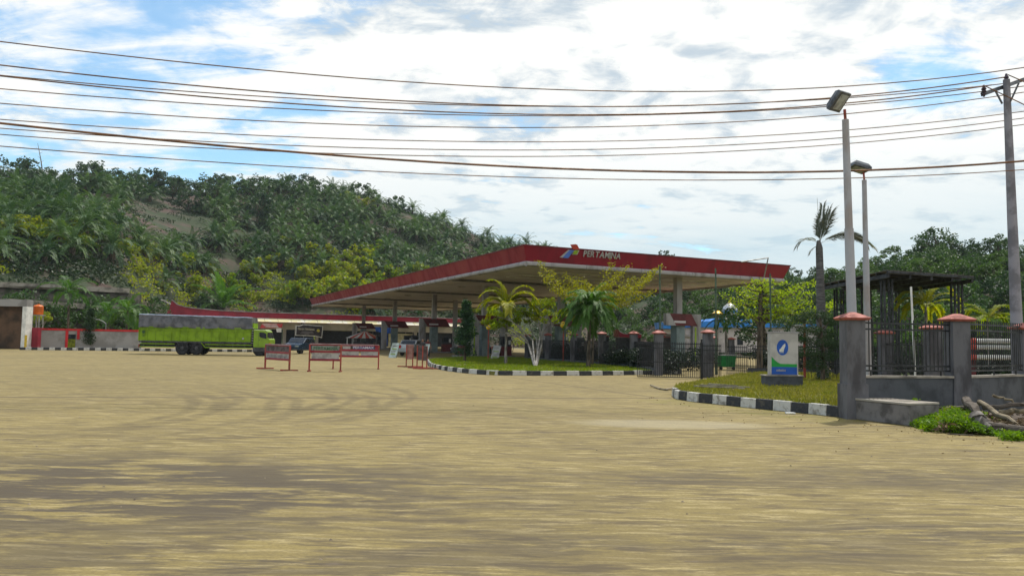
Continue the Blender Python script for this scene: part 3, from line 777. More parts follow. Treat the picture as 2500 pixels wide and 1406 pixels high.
# ---------------------------------------------------------------- pump islands under it
def pump_gantry(p, w, px, lab, stripe=False, rightleg=False):
    g = thing('pump_gantry', lab, 'gantry', group='pump gantries under the canopy')
    fr_ = p - v * .55
    L0, L1 = -w * .52, w * .52
    def pt(x, z, y=0): return fr_ + u * x + v * y + Vector((0, 0, z))
    def slab(pts, y0, y1, m, name):
        M_ = MB(); n_ = len(pts); vs = [pt(x, z, y0) for x, z in pts] + [pt(x, z, y1) for x, z in pts]
        M_.add(vs, [tuple(range(n_)), tuple(range(n_, 2 * n_))[::-1]] + [(i, n_ + i, n_ + (i + 1) % n_, (i + 1) % n_) for i in range(n_)])
        return M_.build(name, m, g)
    z0, z1 = 2.95, 3.85
    slab([(L0, z0), (L0 + .95, z0), (L0 + .35, z1), (L0, z1)], 0, .35, gutterm, 'end_panel')
    hd = slab([(L0 + .95 + .006, z0), (L1, z0), (L1 - .6, z1), (L0 + .356, z1)], 0.004, .35, maroon, 'header_board')
    if rightleg: slab([(L1 + .006, z0), (L1 + .35, z0), (L1 + .35, z1), (L1 - .594, z1)], 0, .35, gutterm, 'end_panel')
    lx = L1 - .45 if rightleg else L0
    slab([(lx, .15), (lx + .75, .15), (lx + .75, z0 - .004), (lx, z0 - .004)], .02, .33, gutterm, 'pylon')
    if stripe: slab([(lx + .2, .16), (lx + .34, .16), (lx + .34, z0 - .1), (lx + .2, z0 - .1)], .0, .015, lg_, 'green_stripe')
    slab([(-.75, 3.15), (.35, 3.15), (.35, 3.32), (-.75, 3.32)], -.02, -.002, ceilm, 'name_strip')
    return g
gs = [(0, 2.9, 'pump gantry around the canopy column behind the dark slim tree', True, False), (1, 3.6, 'maroon headed pump gantry on the second canopy column, behind the stacked barriers', False, False), (2, 3.7, 'maroon headed pump gantry on the third canopy column with a blue tarpaulin behind', False, False), (3, 3.6, 'smallest pump gantry, on the farthest column next to the striped kiosk', False, False), (4, 3.7, 'pump gantry behind the two green palms on the traffic island', False, False), (5, 2.9, 'pump gantry with pale strip on maroon board above the gate', True, True)]
for ci, w, lab, st_, rl in gs: pump_gantry(cps[ci], w, 0, lab, st_, rl)
def pump(p, lab, m1_, s=1.0):
    g = thing('fuel_pump', lab, 'fuel pump', group='fuel pumps on the islands')
    def bx(x0, x1, z0, z1, y0, y1, m, n, par=g):
        M_ = MB(); q = [p + u * a * s + v * b_ * s for a, b_ in ((x0, y0), (x1, y0), (x1, y1), (x0, y1))]
        M_.add([c_ + Vector((0, 0, z0 * s)) for c_ in q] + [c_ + Vector((0, 0, z1 * s)) for c_ in q], [(3, 2, 1, 0), (4, 5, 6, 7), (0, 1, 5, 4), (1, 2, 6, 5), (2, 3, 7, 6), (3, 0, 4, 7)]); return M_.build(n, m, par)
    bx(-.55, .55, .15, 1.0, -.3, .3, m1_, 'cabinet'); bx(-.5, .5, 1.0, 1.95, -.27, .27, darkgrey, 'head')
    bx(-.38, .1, 1.25, 1.75, -.285, -.272, glassd, 'display'); bx(.2, .42, 1.2, 1.6, -.30, -.272, white, 'price_plate')
    M_ = MB(); M_.tube([p + u * .52 * s + Vector((0, 0, 1.8 * s)), p + u * .8 * s - v * .2 + Vector((0, 0, 1.2 * s)), p + u * .7 * s - v * .2 + Vector((0, 0, .5 * s)), p + u * .56 * s + Vector((0, 0, .8 * s))], .03, 6); M_.build('hose', black, g)
    return g
isl = mat('island_concrete', (.22, .21, .2), .8, .15, 2)
pumpl = [('fuel pump right of the first column behind the slim dark tree', 0, 2.2, maroon), ('dark fuel pump left of the second column', 1, -2.1, maroon), ('maroon fuel pump right of the second column', 1, 1.6, maroon), ('fuel pump between the second and third columns', 2, 1.9, darkgrey), ('fuel pump left of the third column', 2, -2.0, darkgrey), ('fuel pump beside the farthest column', 3, 1.8, darkgrey), ('fuel pump behind the fence under the green palm', 4, 1.9, maroon), ('fuel pump left of the first column', 0, -2.0, maroon)]
for lab, ci, off, m1_ in pumpl: pump(cps[ci] + u * off, lab, m1_)
for ci in range(6):
    p = cps[ci]; M_ = MB(); q = [p + u * a + v * b_ for a, b_ in ((-3, -.7), (3, -.7), (3, .7), (-3, .7))]
    M_.prism([(a.x, a.y) for a in q], .006, .15); M_.build('pump_plinth', isl, can)
# leaning price boards
def aboard(px, py, lab, m):
    Y = dg(px, py); p = gp(px, py); g = thing('sandwich_board', lab, 'signboard')
    M_ = MB(); a0 = Vector((-.28, 0, 0)); 
    for sgn, nm in ((-1, 'front_leaf'), (1, 'rear_leaf')):
        M_ = MB(); vs = [p + Vector((-.3 - .16, sgn * .3, 0)), p + Vector((.3 - .16, sgn * .3, 0)), p + Vector((.3 + .10, sgn * .03, 1.22)), p + Vector((-.3 + .10, sgn * .03, 1.22))]
        vs += [q + Vector((0, .04, 0)) for q in vs]
        M_.add(vs, [(0, 1, 2, 3), (7, 6, 5, 4), (0, 4, 5, 1), (1, 5, 6, 2), (2, 6, 7, 3), (3, 7, 4, 0)]); l_ = M_.build(nm, m, g)
        for kk in range(4):
            M_ = MB(); z_ = .3 + .22 * kk; xo = -.16 + .26 * z_ / 1.22; y_ = -.3 + .27 * z_ / 1.22 - .012
            if sgn < 0: M_.box((p.x + xo - .2, p.y + y_ - .006, z_ - .035), (p.x + xo + .2 - .06 * (kk % 2), p.y + y_, z_ + .035)); M_.build('text_line', gutterm if kk % 2 else lg_, l_)
ab = mat('board_pale_blue', (.50, .60, .60), .5, .15, 3)
aboard(963, 873, 'pale blue sandwich board leaning by the third canopy column', ab)
aboard(1037, 877, 'pale blue sandwich board behind the stacked barriers', ab)
aboard(1211, 881, 'grey sandwich board on the forecourt left of the bent white trunked tree', mat('board_grey', (.42, .41, .42), .5, .15, 3))

# ================================================================ STATION BUILDING behind
v = Vector((-u.y, u.x, 0)); Y0 = 126.5; X0 = (475 - 1250) / F * Y0
bo = Vector((X0, Y0, 0)); LBd = 41.0; HT = 4.86
bl = thing('station_office', 'long low station building with curved red roof edge and beige walls', 'building')
def bp(x, z, y=0): return bo + u * x * 1.16 + v * y + Vector((0, 0, max(0, 1.7 + (z - 1.7) * 1.16)))
def bslab(pts, y0, y1, m, name, par=None):
    M_ = MB(); n_ = len(pts); vs = [bp(x, z, y0) for x, z in pts] + [bp(x, z, y1) for x, z in pts]
    M_.add(vs, [tuple(range(n_)), tuple(range(n_, 2 * n_))[::-1]] + [(i, n_ + i, n_ + (i + 1) % n_, (i + 1) % n_) for i in range(n_)])
    return M_.build(name, m, par or bl)
# saddle roof fascia with horn at the left end
prof_t = [(-2.9, 6.25), (-2.2, 5.65), (-1.2, 5.35), (0.4, 5.18), (3, 5.0), (7, 4.92), (LBd, 4.86)]
pts_ = [(-3.7, 4.5), (LBd, 4.2)][:1] + [(-3.2, 5.0)] + prof_t + [(LBd, 4.12), (6, 4.12), (-2, 4.2)]
bslab(pts_, 0, .25, redf, 'roof_fascia')
capm = mat('roof_cap_grey', (.30, .28, .27), .8, .15, 1)
for (xa, za), (xb, zb) in zip(prof_t[:-1], prof_t[1:]):
    M_ = MB(); M_.beam(bp(xa, za + .07, .12), bp(xb, zb + .07, .12), .5, .14); M_.build('ridge_cap', capm, bl)
M_ = MB(); M_.tube([bp(-4.4, 6.35, 4), bp(-3.7, 6.2, 3.6), bp(-3.0, 5.75, 3), bp(-2.4, 5.55, 2.2)], [.1, .22, .26, .2], 6); M_.build('rear_horn', capm, bl)
bslab([(-3.4, 4.0), (-2.8, 4.9), (LBd, 4.6), (LBd, 4.0)], .3, 9, mat('roof_sheet', (.20, .19, .19), .8), 'roof')
# bright translucent eave sheets with ribs
tl = bpy.data.materials.new('translucent_sheet'); tl.use_nodes = True; tt_ = tl.node_tree
tb_ = N(tt_, 'ShaderNodeBsdfTranslucent'); cz_ = mixc(tt_, maprange(tt_, noise(tt_, N(tt_, 'ShaderNodeTexCoord').outputs['Object'], .8, 4), .4, .6), (.95, .90, .62), (.98, .97, .90)); tt_.links.new(cz_, tb_.inputs[0])
df_ = N(tt_, 'ShaderNodeBsdfDiffuse'); tt_.links.new(cz_, df_.inputs[0]); ms_ = N(tt_, 'ShaderNodeMixShader'); ms_.inputs[0].default_value = .5
tt_.links.new(df_.outputs[0], ms_.inputs[1]); tt_.links.new(tb_.outputs[0], ms_.inputs[2]); tt_.links.new(ms_.outputs[0], tt_.nodes['Material Output'].inputs[0])
x = 0.0
while x < LBd:
    xe = min(LBd, x + 1.9)
    M_ = MB(); vs = [bp(x + .02, 4.10, -.12), bp(xe - .02, 4.10, -.12), bp(xe - .02, 3.60, -1.15), bp(x + .02, 3.60, -1.15)]
    vs += [q + Vector((0, 0, .02)) for q in vs]
    M_.add(vs, [(0, 1, 2, 3), (7, 6, 5, 4), (0, 4, 5, 1), (1, 5, 6, 2), (2, 6, 7, 3), (3, 7, 4, 0)]); M_.build('eave_sheet', tl, bl)
    x = xe
M_ = MB(); M_.beam(bp(0, 3.56, -1.16), bp(LBd, 3.56, -1.16), .06, .05); M_.build('eave_rail', rustred, bl)
bslab([(-2.5, 2.55), (LBd, 2.55), (LBd, 4.0), (-2.5, 4.0)], 1.2, 1.45, beige, 'upper_wall')
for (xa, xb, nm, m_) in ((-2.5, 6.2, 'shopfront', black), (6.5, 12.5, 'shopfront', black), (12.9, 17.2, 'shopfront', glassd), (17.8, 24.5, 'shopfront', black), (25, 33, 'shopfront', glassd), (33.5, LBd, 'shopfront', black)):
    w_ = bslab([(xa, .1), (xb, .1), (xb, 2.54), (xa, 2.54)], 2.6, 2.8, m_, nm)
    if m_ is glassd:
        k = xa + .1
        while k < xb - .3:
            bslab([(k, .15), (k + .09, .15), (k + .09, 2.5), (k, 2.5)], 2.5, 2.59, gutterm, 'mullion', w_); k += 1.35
for xx in (-2.3, 6.35, 10.2, 12.7, 17.5, 24.8, 33.2, 40.5): bslab([(xx - .22, 0), (xx + .22, 0), (xx + .22, 2.545), (xx - .22, 2.545)], 1.25, 1.6, beige, 'pillar')
bslab([(15.0, 3.3), (15.5, 3.3), (15.5, 3.7), (15.0, 3.7)], 1.12, 1.19, darkgrey, 'wall_vent')
bslab([(29, .2), (33, .2), (33, 2.3), (29, 2.3)], 2.3, 2.55, cream, 'shop_panel')
bslab([(-2.6, .0), (LBd, 0), (LBd, .25), (-2.6, .25)], .9, 9, isl, 'floor_slab')
# banners on the upper wall
bn_ = thing('black_banner', 'black hanging banner lettered TELAH TERSEDIA with a yellow emblem', 'banner')
def wallpt(px, py, y):                       # point seen at px,py on the facade plane offset y
    d = ray(px, py); o_ = Vector((0, 0, CAM_H)); s_ = (bo + v * y - o_).dot(v) / d.dot(v); return o_ + d * s_
def wpoly(pts, y, m, name, par, th=.04):
    P = [wallpt(a, b_, y) for a, b_ in pts]; n_ = len(P); M_ = MB(); M_.add(P + [p + v * th for p in P], [tuple(range(n_))[::-1], tuple(range(n_, 2 * n_))] + [(i, (i + 1) % n_, n_ + (i + 1) % n_, n_ + i) for i in range(n_)]); return M_.build(name, m, par)
wpoly([(722, 793), (727, 795), (733, 795), (738, 791.5), (786, 796), (789, 796), (786, 825), (770, 821), (721, 819)], -1.3, white, 'border', bn_, .03)
ink = mat('banner_black', (.035, .028, .03), .6, .15, 2)
wpoly([(724, 796), (730, 797), (736, 795), (740, 793), (787, 797), (785, 823), (770, 819), (723, 817.5)], -1.34, ink, 'cloth', bn_, .02)
tp_ = wallpt(726.5, 804.5, -1.37); tq_ = wallpt(768, 806.5, -1.37); ux_ = (tq_ - tp_).normalized()
gold = mat('lettering_cream', (.62, .56, .42), .5, .05)
def fit_text(body, a, b_, h, m, name, par, up=Vector((0, 0, 1)), d=.008):
    ux = (b_ - a).normalized(); o = flat_text(body, h, m, name, a, ux, (up - ux * up.dot(ux)).normalized(), par, d, False, 'LEFT')[0]
    mxx = max((v_.co - a).dot(ux) for v_ in o.data.vertices); k = (b_ - a).length / mxx
    for v_ in o.data.vertices: v_.co = v_.co + ux * ((v_.co - a).dot(ux) * (k - 1))
    return o
fit_text('TELAH TERSEDIA', tp_, tq_, .40, gold, 'lettering', bn_)
for (xa, ya, xb) in ((736, 809.5, 764), (733, 813, 766), (744, 816, 755)): wpoly([(xa, ya - .6), (xb, ya), (xb, ya + .7), (xa, ya + .1)], -1.365, gutterm, 'text_line', bn_, .01)
M_ = MB(); cpt = wallpt(777, 807, -1.38); M_.tube([cpt, cpt + v * .02], .26, 14); M_.build('emblem', mat('emblem_yellow', (.5, .42, .06), .5), bn_)
rb = thing('red_banner', 'red and white striped banner hanging above the truck cab', 'banner')
wpoly([(640, 789), (691, 790.5), (688, 799.5), (634, 801)], -1.25, mat('banner_red', (.5, .05, .06), .6), 'cloth', rb, .02)
for k in range(3): wpoly([(640 + 4 * k, 790.6 + 3 * k), (676 + 2 * k, 791.4 + 3 * k), (676 + 2 * k, 792.8 + 3 * k), (640 + 4 * k, 792 + 3 * k)], -1.29, white, 'stripe', rb, .02)
wb = thing('small_notice', 'small whitish notice panel hanging in front of the truck cab', 'notice')
wpoly([(674, 801), (687, 801), (687, 811), (676, 811)], -1.25, white, 'panel', wb, .03)
tarp = thing('blue_awning', 'bright blue tarpaulin awning seen between two pump gantries', 'awning')
wpoly([(915, 798), (957, 799), (957, 815), (940, 813), (918, 809)], -1.8, blued, 'sheet', tarp, .04)
wpoly([(943, 815), (946, 815), (946, 848), (943, 848)], -1.8, blued, 'hanging_flap', tarp, .04)

# striped kiosk
kp = at(893, 829, 121); kx, ky = kp.x, 120
ko = thing('kiosk', 'small open kiosk with red and white striped hipped roof', 'kiosk')
hw = 2.4; zt = 2.6; ze = 1.5
for i in range(4):
    a = Vector((kx, ky, 0)) + Matrix.Rotation(i * math.pi / 2, 3, 'Z') @ Vector((-hw, -hw, ze)); b_ = Vector((kx, ky, 0)) + Matrix.Rotation(i * math.pi / 2, 3, 'Z') @ Vector((hw, -hw, ze)); tpk = Vector((kx, ky, zt))
    for k in range(8):
        p0 = a.lerp(b_, k / 8); p1 = a.lerp(b_, (k + 1) / 8)
        M_ = MB(); M_.add([p0, p1, tpk.lerp(p1, .04), tpk.lerp(p0, .04)] + [q - Vector((0, 0, .03)) for q in (p0, p1, tpk.lerp(p1, .04), tpk.lerp(p0, .04))], [(0, 1, 2, 3), (7, 6, 5, 4), (0, 4, 5, 1)])
        M_.build('roof_stripe', lr_ if k % 2 else white, ko)
for sx in (-1, 1):
    for sy in (-1, 1):
        M_ = MB(); M_.cbox((kx + sx * 2.2, ky + sy * 2.2, ze / 2), (.12, .12, ze)); M_.build('post', white, ko)
M_ = MB(); M_.box((kx - 1.5, ky - 1.2, .0), (kx + 1.5, ky + 1.2, .9)); M_.build('counter', darkgrey, ko)

# ================================================================ FAR LEFT
Yl = dg(40, 852)
lbg = thing('left_building', 'tall portal building at the left edge with grey fascia and brown wall', 'building')
xr = at(62, 800, Yl).x; zt_ = at(40, 731, Yl).z; zb_ = at(40, 748, Yl).z
M_ = MB(); M_.box((xr - 16, Yl, zb_), (xr - .0, Yl + .95, zt_)); M_.build('fascia', plaster, lbg)
M_ = MB(); M_.box((xr - .35, Yl - .02, 0), (xr + .02, Yl + .95, zb_ - .004)); M_.build('corner_pillar', white, lbg)
M_ = MB(); M_.box((xr - .01, Yl - .03, 0), (xr + .03, Yl + .3, 1.3)); M_.build('pillar_paint', mat('yellow_paint', (.5, .36, .03), .6), lbg)
M_ = MB(); M_.box((xr - 16, Yl + .55, 0), (xr - .36, Yl + .9, zb_ - .004)); M_.build('brown_wall', brown, lbg)
M_ = MB(); M_.box((xr + .004, Yl + 1.0, 0), (xr + .6, Yl + 1.5, 2.0)); M_.build('red_pilaster', redf, lbg)
wl = thing('boundary_wall', 'low grey boundary wall with red coping and red posts', 'wall')
wa = gp(84, 851); wb_ = gp(345, 853); wd_ = (wb_ - wa).normalized(); wn = Vector((wd_.y, -wd_.x, 0))
def wx(px):
    d = ray(px, 840); o_ = Vector((0, 0, CAM_H)); nn = Vector((-wd_.y, wd_.x, 0)); s_ = (wa - o_).dot(nn) / d.dot(nn); return (o_ + d * s_ - wa).dot(wd_)
def wslab(xa, xb, z0, z1, y0, y1, m, name, par=wl):
    M_ = MB(); q = [wa + wd_ * a + wn * -b_ for a, b_ in ((xa, y0), (xb, y0), (xb, y1), (xa, y1))]
    M_.prism([(p.x, p.y) for p in q], z0, z1); return M_.build(name, m, par)
gapa, gapb = wx(165), wx(184)
wslab(wx(84), gapa, 0, 1.78, 0, .2, plaster, 'wall_section'); wslab(gapb, wx(345), 0, 1.78, 0, .2, plaster, 'wall_section')
redc = mat('coping_red', (.50, .012, .018), .5, .1, 2)
wslab(wx(84), wx(345), 1.784, 1.98, -.04, .24, redc, 'coping')
wslab(gapa, gapb + .5, 1.42, 1.78, .02, .18, plaster, 'lintel')
for px in (162, 190): wslab(wx(px) - .12, wx(px) + .12, (0 if px == 162 else .95), 1.78, -.1, -.005, redc, 'red_post')
wslab(gapa, gapb, 0, .95, .9, 1.1, mat('lime_panel', (.28, .34, .02), .7, .2), 'lime_panel'); wslab(gapa - .4, gapb + 1, 0, 1.7, 2.5, 2.6, glassd, 'dark_opening')
# striped kerb along the far edge
kf = thing('far_kerb', 'painted black and white kerb running along the far left wall', 'kerb')
ka, kb_ = gp(48, 854), gp(650, 859.5); kd = (kb_ - ka); nk = 46
for k in range(nk):
    a_ = ka + kd * (k / nk); b_ = ka + kd * ((k + .985) / nk); M_ = MB(); M_.beam(a_ + Vector((0, 0, .12)), b_ + Vector((0, 0, .12)), .25, .24); M_.build('kerb_stone', kw if k % 2 else kb, kf, bevel=.015)
gl = MB(); gl.prism([(ka.x, ka.y + .3), (kb_.x, kb_.y + .3), (kb_.x, kb_.y + 5), (ka.x, ka.y + 2)], .01, .16); tag(gl.build('verge', mat('verge_earth', (.14, .12, .06), .9, .25, 1, .3, col2=(.10, .13, .02))), kind='structure')
# orange tank on a steel stand
Yt = Yl + 3; tp0 = at(93, 768, Yt); tt0 = at(93, 744, Yt); rt_ = 11 / F * Yt
wt = thing('water_tank', 'orange plastic water tank on a thin steel stand', 'water tank')
hh = tt0.z - tp0.z; orange = mat('orange_plastic', (.75, .16, .01), .4, .12, 2)
M_ = MB(); prf = [(rt_ * .96, 0), (rt_, hh * .04)]
for k in range(1, 8): prf += [(rt_, hh * (.04 + .1 * k - .012)), (rt_ * .95, hh * (.04 + .1 * k)), (rt_, hh * (.04 + .1 * k + .012))]
prf += [(rt_, hh * .84), (rt_ * .75, hh * .95), (rt_ * .25, hh)]
M_.lathe(prf, tp0, 20); M_.build('tank', orange, wt, True)
M_ = MB(); M_.lathe([(rt_ * .25, 0), (rt_ * .25, .08)], (tp0.x, tp0.y, tt0.z)); M_.build('lid', orange, wt)
for sx in (-1, 1):
    for sy in (-1, 1): M_ = MB(); M_.tube([(tp0.x + sx * rt_ * .8, tp0.y + sy * rt_ * .8, 0), (tp0.x + sx * rt_ * .7, tp0.y + sy * rt_ * .7, tp0.z)], .05, 5); M_.build('stand_leg', steel, wt)
M_ = MB(); M_.cbox((tp0.x, tp0.y, tp0.z - .06), (rt_ * 2.1, rt_ * 2.1, .1)); M_.build('platform', steel, wt)
# thin lamp posts at the left
for px, yb, yt, lab in ((256, 851, 790, 'thin grey street lamp on the far kerb by the red coped wall'), (301, 852, 800, 'short thin post with pale band beside the palm behind the truck')):
    p = gp(px, yb); top = at(px + (828 - yt) * 0 + 3, yt, p.y); lp_ = thing('lamp_post', lab, 'lamp post')
    M_ = MB(); M_.tube([p, (top.x, top.y, top.z)], [.09, .055], 8); M_.build('pole', steel if px == 256 else darkgrey, lp_, True)
    if px == 256:
        M_ = MB(); M_.tube([top, top + Vector((-.35, 0, .25)), top + Vector((-.8, 0, .42))], [.05, .045, .04], 6); M_.build('arm', steel, lp_, True)
        M_ = MB(); M_.cbox(top + Vector((-.95, 0, .42)), (.45, .18, .1)); M_.build('lamp_head', steel, lp_)
    else:
        M_ = MB(); M_.tube([p.lerp(top, .45), p.lerp(top, .62)], .11, 8); M_.build('pale_band', white, lp_)

# ================================================================ TRUCK (front towards +x)
tY = dg(470, 867); xa = at(337, 840, tY).x; xb = at(676, 840, tY).x; TL = xb - xa; pxm = TL / 339.0   # metres per source pixel
lime = mat('lime_truck_paint', (.20, .33, .006), .5, .10, 1.2, spec=.3, col2=(.15, .255, .006))
limec = mat('lime_cab_paint', (.20, .33, .008), .35, .06, 1, spec=.5)
tarpm = mat('grey_tarpaulin', (.11, .11, .125), .5, .25, 1.3, 1, col2=(.06, .062, .075), bscale=2.2, spec=.5)
tk = thing('truck', 'long lime green cargo truck with grey tarpaulin cover standing on the forecourt', 'truck', (xa, tY, 0), R(7)); tk.scale = (.92, 1, 1)
def PX(px): return (px - 337) * pxm
def PZ(py, px=470): return ((866 + .0175 * (px - 470)) - py) * pxm
zf, zg, ztp = 34 * pxm, 68 * pxm, 99 * pxm       # floor, top of the green side, top of the cover
XL, XR = PX(338), PX(626); Wt = 2.35
npan = 14
for sd, yy in (('near', 0.0), ('far', Wt)):
    for k in range(npan):
        x0 = XL + (XR - XL) * k / npan; x1 = XL + (XR - XL) * (k + 1) / npan
        M_ = MB(); M_.box((x0 + .03, yy + (.03 if yy == 0 else -.08), zf), (x1 - .03, yy + (.08 if yy == 0 else -.03), zg - .08)); M_.build('side_board', lime, tk)
        M_ = MB(); M_.box((x0 - .03, yy - (.03 if yy == 0 else 0), zf - .02), (x0 + .03, yy + (.12 if yy == 0 else .03), zg)); M_.build('stake', lime, tk)
    M_ = MB(); M_.box((XL - .04, yy - .04, zg - .07), (XR + .04, yy + .06, zg + .02)); M_.box((XL - .04, yy - .045, zg - .28), (XR + .04, yy + .02, zg - .22)); M_.build('top_rail', lime, tk)
M_ = MB(); M_.box((XL, 0.02, zf - .14), (XR, Wt - .02, zf - .025)); M_.build('cargo_floor', darkgrey, tk)
M_ = MB(); M_.box((XL, .1, zf), (XL + .07, Wt - .1, zg)); M_.box((XR - .07, .1, zf), (XR, Wt - .1, zg + .35)); M_.build('end_board', lime, tk)
# draped cover: wavy grid
nx, nz = 90, 9; vs = []; fs = []
def wav(x, z):
    return .055 * math.sin(x * 4.3 + 3 * z) * (.4 + mn.noise(Vector((x * .8, z, 0)))) + .10 * mn.noise(Vector((x * 1.5, z * 2.2, 4))) + .05 * mn.noise(Vector((x * 5 + z * 5, z * 3, 8)))
prof = [(-.06, zg - .06), (-.05, zg + .15), (-.03, zg + .4), (0, zg + .7), (.02, ztp - .3), (.05, ztp - .08), (.22, ztp), (Wt / 2, ztp + .03), (Wt - .22, ztp), (Wt, ztp - .3), (Wt + .04, zg - .05)]
for i in range(nx + 1):
    x = XL - .05 + (XR - XL + .1) * i / nx
    sag = -.035 * abs(math.sin(math.pi * (x - XL) / 1.45)) - .10 * (x - XL) / (XR - XL)
    for j, (y_, z_) in enumerate(prof):
        w_ = wav(x, z_) if j not in (5,) else .01
        vs.append((x, y_ - max(-.03, w_), z_ + (sag if j > 3 else 0) + (.035 * math.sin(x * 2.1) if j == 0 else 0)))
for i in range(nx):
    for j in range(len(prof) - 1): n_ = len(prof); fs.append((i * n_ + j, (i + 1) * n_ + j, (i + 1) * n_ + j + 1, i * n_ + j + 1))
n_ = len(prof); fs.append(tuple(range(n_))); fs.append(tuple(nx * n_ + j for j in range(n_))[::-1])
M_ = MB(); M_.add(vs, fs); M_.build('tarpaulin_cover', tarpm, tk, True)
M_ = MB(); M_.tube([(XL - .06 + (XR - XL + .1) * k / 12, .02, ztp - .05 - .10 * k / 12 + .015 * (k % 2)) for k in range(13)], .045, 6); M_.build('cover_ridge_pole', mat('blue_grey_pipe', (.30, .36, .50), .5, .1), tk)
M_ = MB(); M_.box((XL + .02, .35, .62), (PX(672), .5, .84)); M_.box((XL + .02, Wt - .5, .62), (PX(672), Wt - .35, .84)); M_.build('chassis_rail', black, tk)
k = XL + .2
while k < XR - .1:
    M_ = MB(); M_.box((k, .1, .84), (k + .09, Wt - .1, zf - .142)); M_.build('cross_bearer', darkgrey, tk); k += .62
for xs0, xs1 in ((XL + .1, PX(430)), (PX(508), XR + .1)):              # side guards
    for z_ in (.62, .86): M_ = MB(); M_.beam((xs0, -.02, z_), (xs1, -.02, z_), .04, .07); M_.build('side_guard_rail', lime, tk)
    q = xs0 + .3
    while q < xs1: M_ = MB(); M_.box((q, .005, .58), (q + .05, .03, zf - .14)); M_.build('side_guard_post', darkgrey, tk); q += 1.0
M_ = MB(); M_.beam((PX(498), -.02, zf - .1), (PX(509), -.02, .60), .04, .07); M_.build('side_guard_rail', lime, tk)
def wheel(x, y, r=.56, wd=.3, par=tk, sgn=-1):
    M_ = MB(); prf = [(r * .55, -wd / 2 + .03), (r * .9, -wd / 2), (r, -wd / 2 + .05), (r, wd / 2 - .05), (r * .9, wd / 2), (r * .55, wd / 2 - .03)]
    M_.lathe(prf, (0, 0, 0), 28); M_.v = [(x + a, y + c_ * 1, r + b_) for a, b_, c_ in M_.v]; w_ = M_.build('wheel', rubber, par, True)
    M_ = MB(); M_.lathe([(r * .56, 0), (r * .5, .03), (r * .28, .05), (r * .25, -.02), (r * .14, -.03)], (0, 0, 0), 18); M_.v = [(x + a, y + sgn * (wd / 2 - .035 - c_), r + b_) for a, b_, c_ in M_.v]; M_.build('rim', darkgrey, w_, True)
    M_ = MB()
    for q in range(8): a = q * math.pi / 4; M_.cbox((x + r * .38 * math.cos(a), y + sgn * (wd / 2 - .06), r + r * .38 * math.sin(a)), (.05, .05, .05))
    M_.build('wheel_nut', steel, w_)
for px in (448, 485, 648):
    wheel(PX(px), .2, 16.8 * pxm); wheel(PX(px), Wt - .2, 16.8 * pxm, sgn=1)
for px in (448, 485): M_ = MB(); M_.box((PX(px) - .06, .3, .45), (PX(px) + .06, Wt - .3, .6)); M_.build('axle', black, tk)
# cab: side profile extruded
cp_ = [(PX(633), .68), (PX(676), .68), (PX(676.6), 1.0), (PX(676), PZ(825)), (PX(671), PZ(821)), (PX(668.5), PZ(806)), (PX(665), PZ(802.5)), (PX(660), PZ(801.5)), (PX(633), PZ(801))]
M_ = MB(); M_.ext(cp_, -.01, Wt + .01); cabo = M_.build('cab', limec, tk, bevel=.04)
M_ = MB(); M_.ext([(PX(648), PZ(807)), (PX(660), PZ(807.5)), (PX(666.5), PZ(811)), (PX(667.2), PZ(823.5)), (PX(652), PZ(820)), (PX(648.5), PZ(817.5))], -.03, -.011); M_.build('side_window', glassd, cabo)
M_ = MB(); M_.ext([(PX(669.2), PZ(807.5)), (PX(672.3), PZ(821.5)), (PX(673.2), PZ(821.5)), (PX(669.8), PZ(807.5))], .1, Wt - .1); M_.build('windscreen', glassd, cabo)
M_ = MB(); M_.ext([(PX(632.8), PZ(800.4)), (PX(661), PZ(800.9)), (PX(666.5), PZ(802.6)), (PX(664), PZ(803.6)), (PX(633), PZ(802))], -.03, Wt + .03); M_.build('roof_edge', mat('pale_lime', (.55, .72, .30), .4, .05), cabo)
M_ = MB(); M_.box((PX(645.8), -.022, .8), (PX(646.2), -.011, PZ(805))); M_.build('door_seam', black, cabo)
M_ = MB(); M_.box((PX(647.5), -.05, 1.28), (PX(650), -.02, 1.33)); M_.build('door_handle', black, cabo)
M_ = MB(); M_.box((PX(673.2), -.03, PZ(842)), (PX(676.9), .35, PZ(834))); M_.build('headlight', mat('orange_lamp', (.8, .16, .02), .3, .05), cabo)
M_ = MB(); M_.box((PX(632), -.03, .35), (PX(677.2), Wt + .03, .675)); M_.build('bumper', darkgrey, tk)
M_ = MB(); M_.tube([(PX(668), -.02, PZ(806)), (PX(673), -.28, PZ(808)), (PX(673), -.3, PZ(812))], .02, 5); M_.box((PX(671.5), -.36, PZ(820)), (PX(673.5), -.26, PZ(811))); M_.build('wing_mirror', black, cabo)
M_ = MB(); M_.box((PX(627.5), .2, .9), (PX(631.5), Wt - .2, PZ(806))); M_.build('intake_stack', darkgrey, tk)
for k in range(7): M_ = MB(); M_.box((PX(627.3), .05, 1.0 + .2 * k), (PX(631.7), .18, 1.05 + .2 * k)); M_.build('ladder_rung', steel, tk)
M_ = MB(); M_.box((PX(626.5), .3, zg), (PX(630), Wt - .3, zg + .42)); M_.build('headboard', lime, tk)
pl_ = mat('decal_grey', (.42, .44, .46), .5)
M_ = MB(); M_.tube([(PX(606), -.045, PZ(823.5)), (PX(606), -.03, PZ(823.5))], .085, 10); M_.build('round_plate', pl_, tk)
M_ = MB(); M_.tube([(PX(350), -.06, PZ(811)), (PX(350), -.045, PZ(811))], .13, 14); em = M_.build('round_emblem', mat('decal_dark_green', (.05, .12, .03), .5), tk)
fit_text('A', Vector((PX(350) - .09, -.064, PZ(811) - .07)), Vector((PX(350) + .09, -.064, PZ(811) - .07)), .2, pl_, 'emblem_mark', em) if False else None
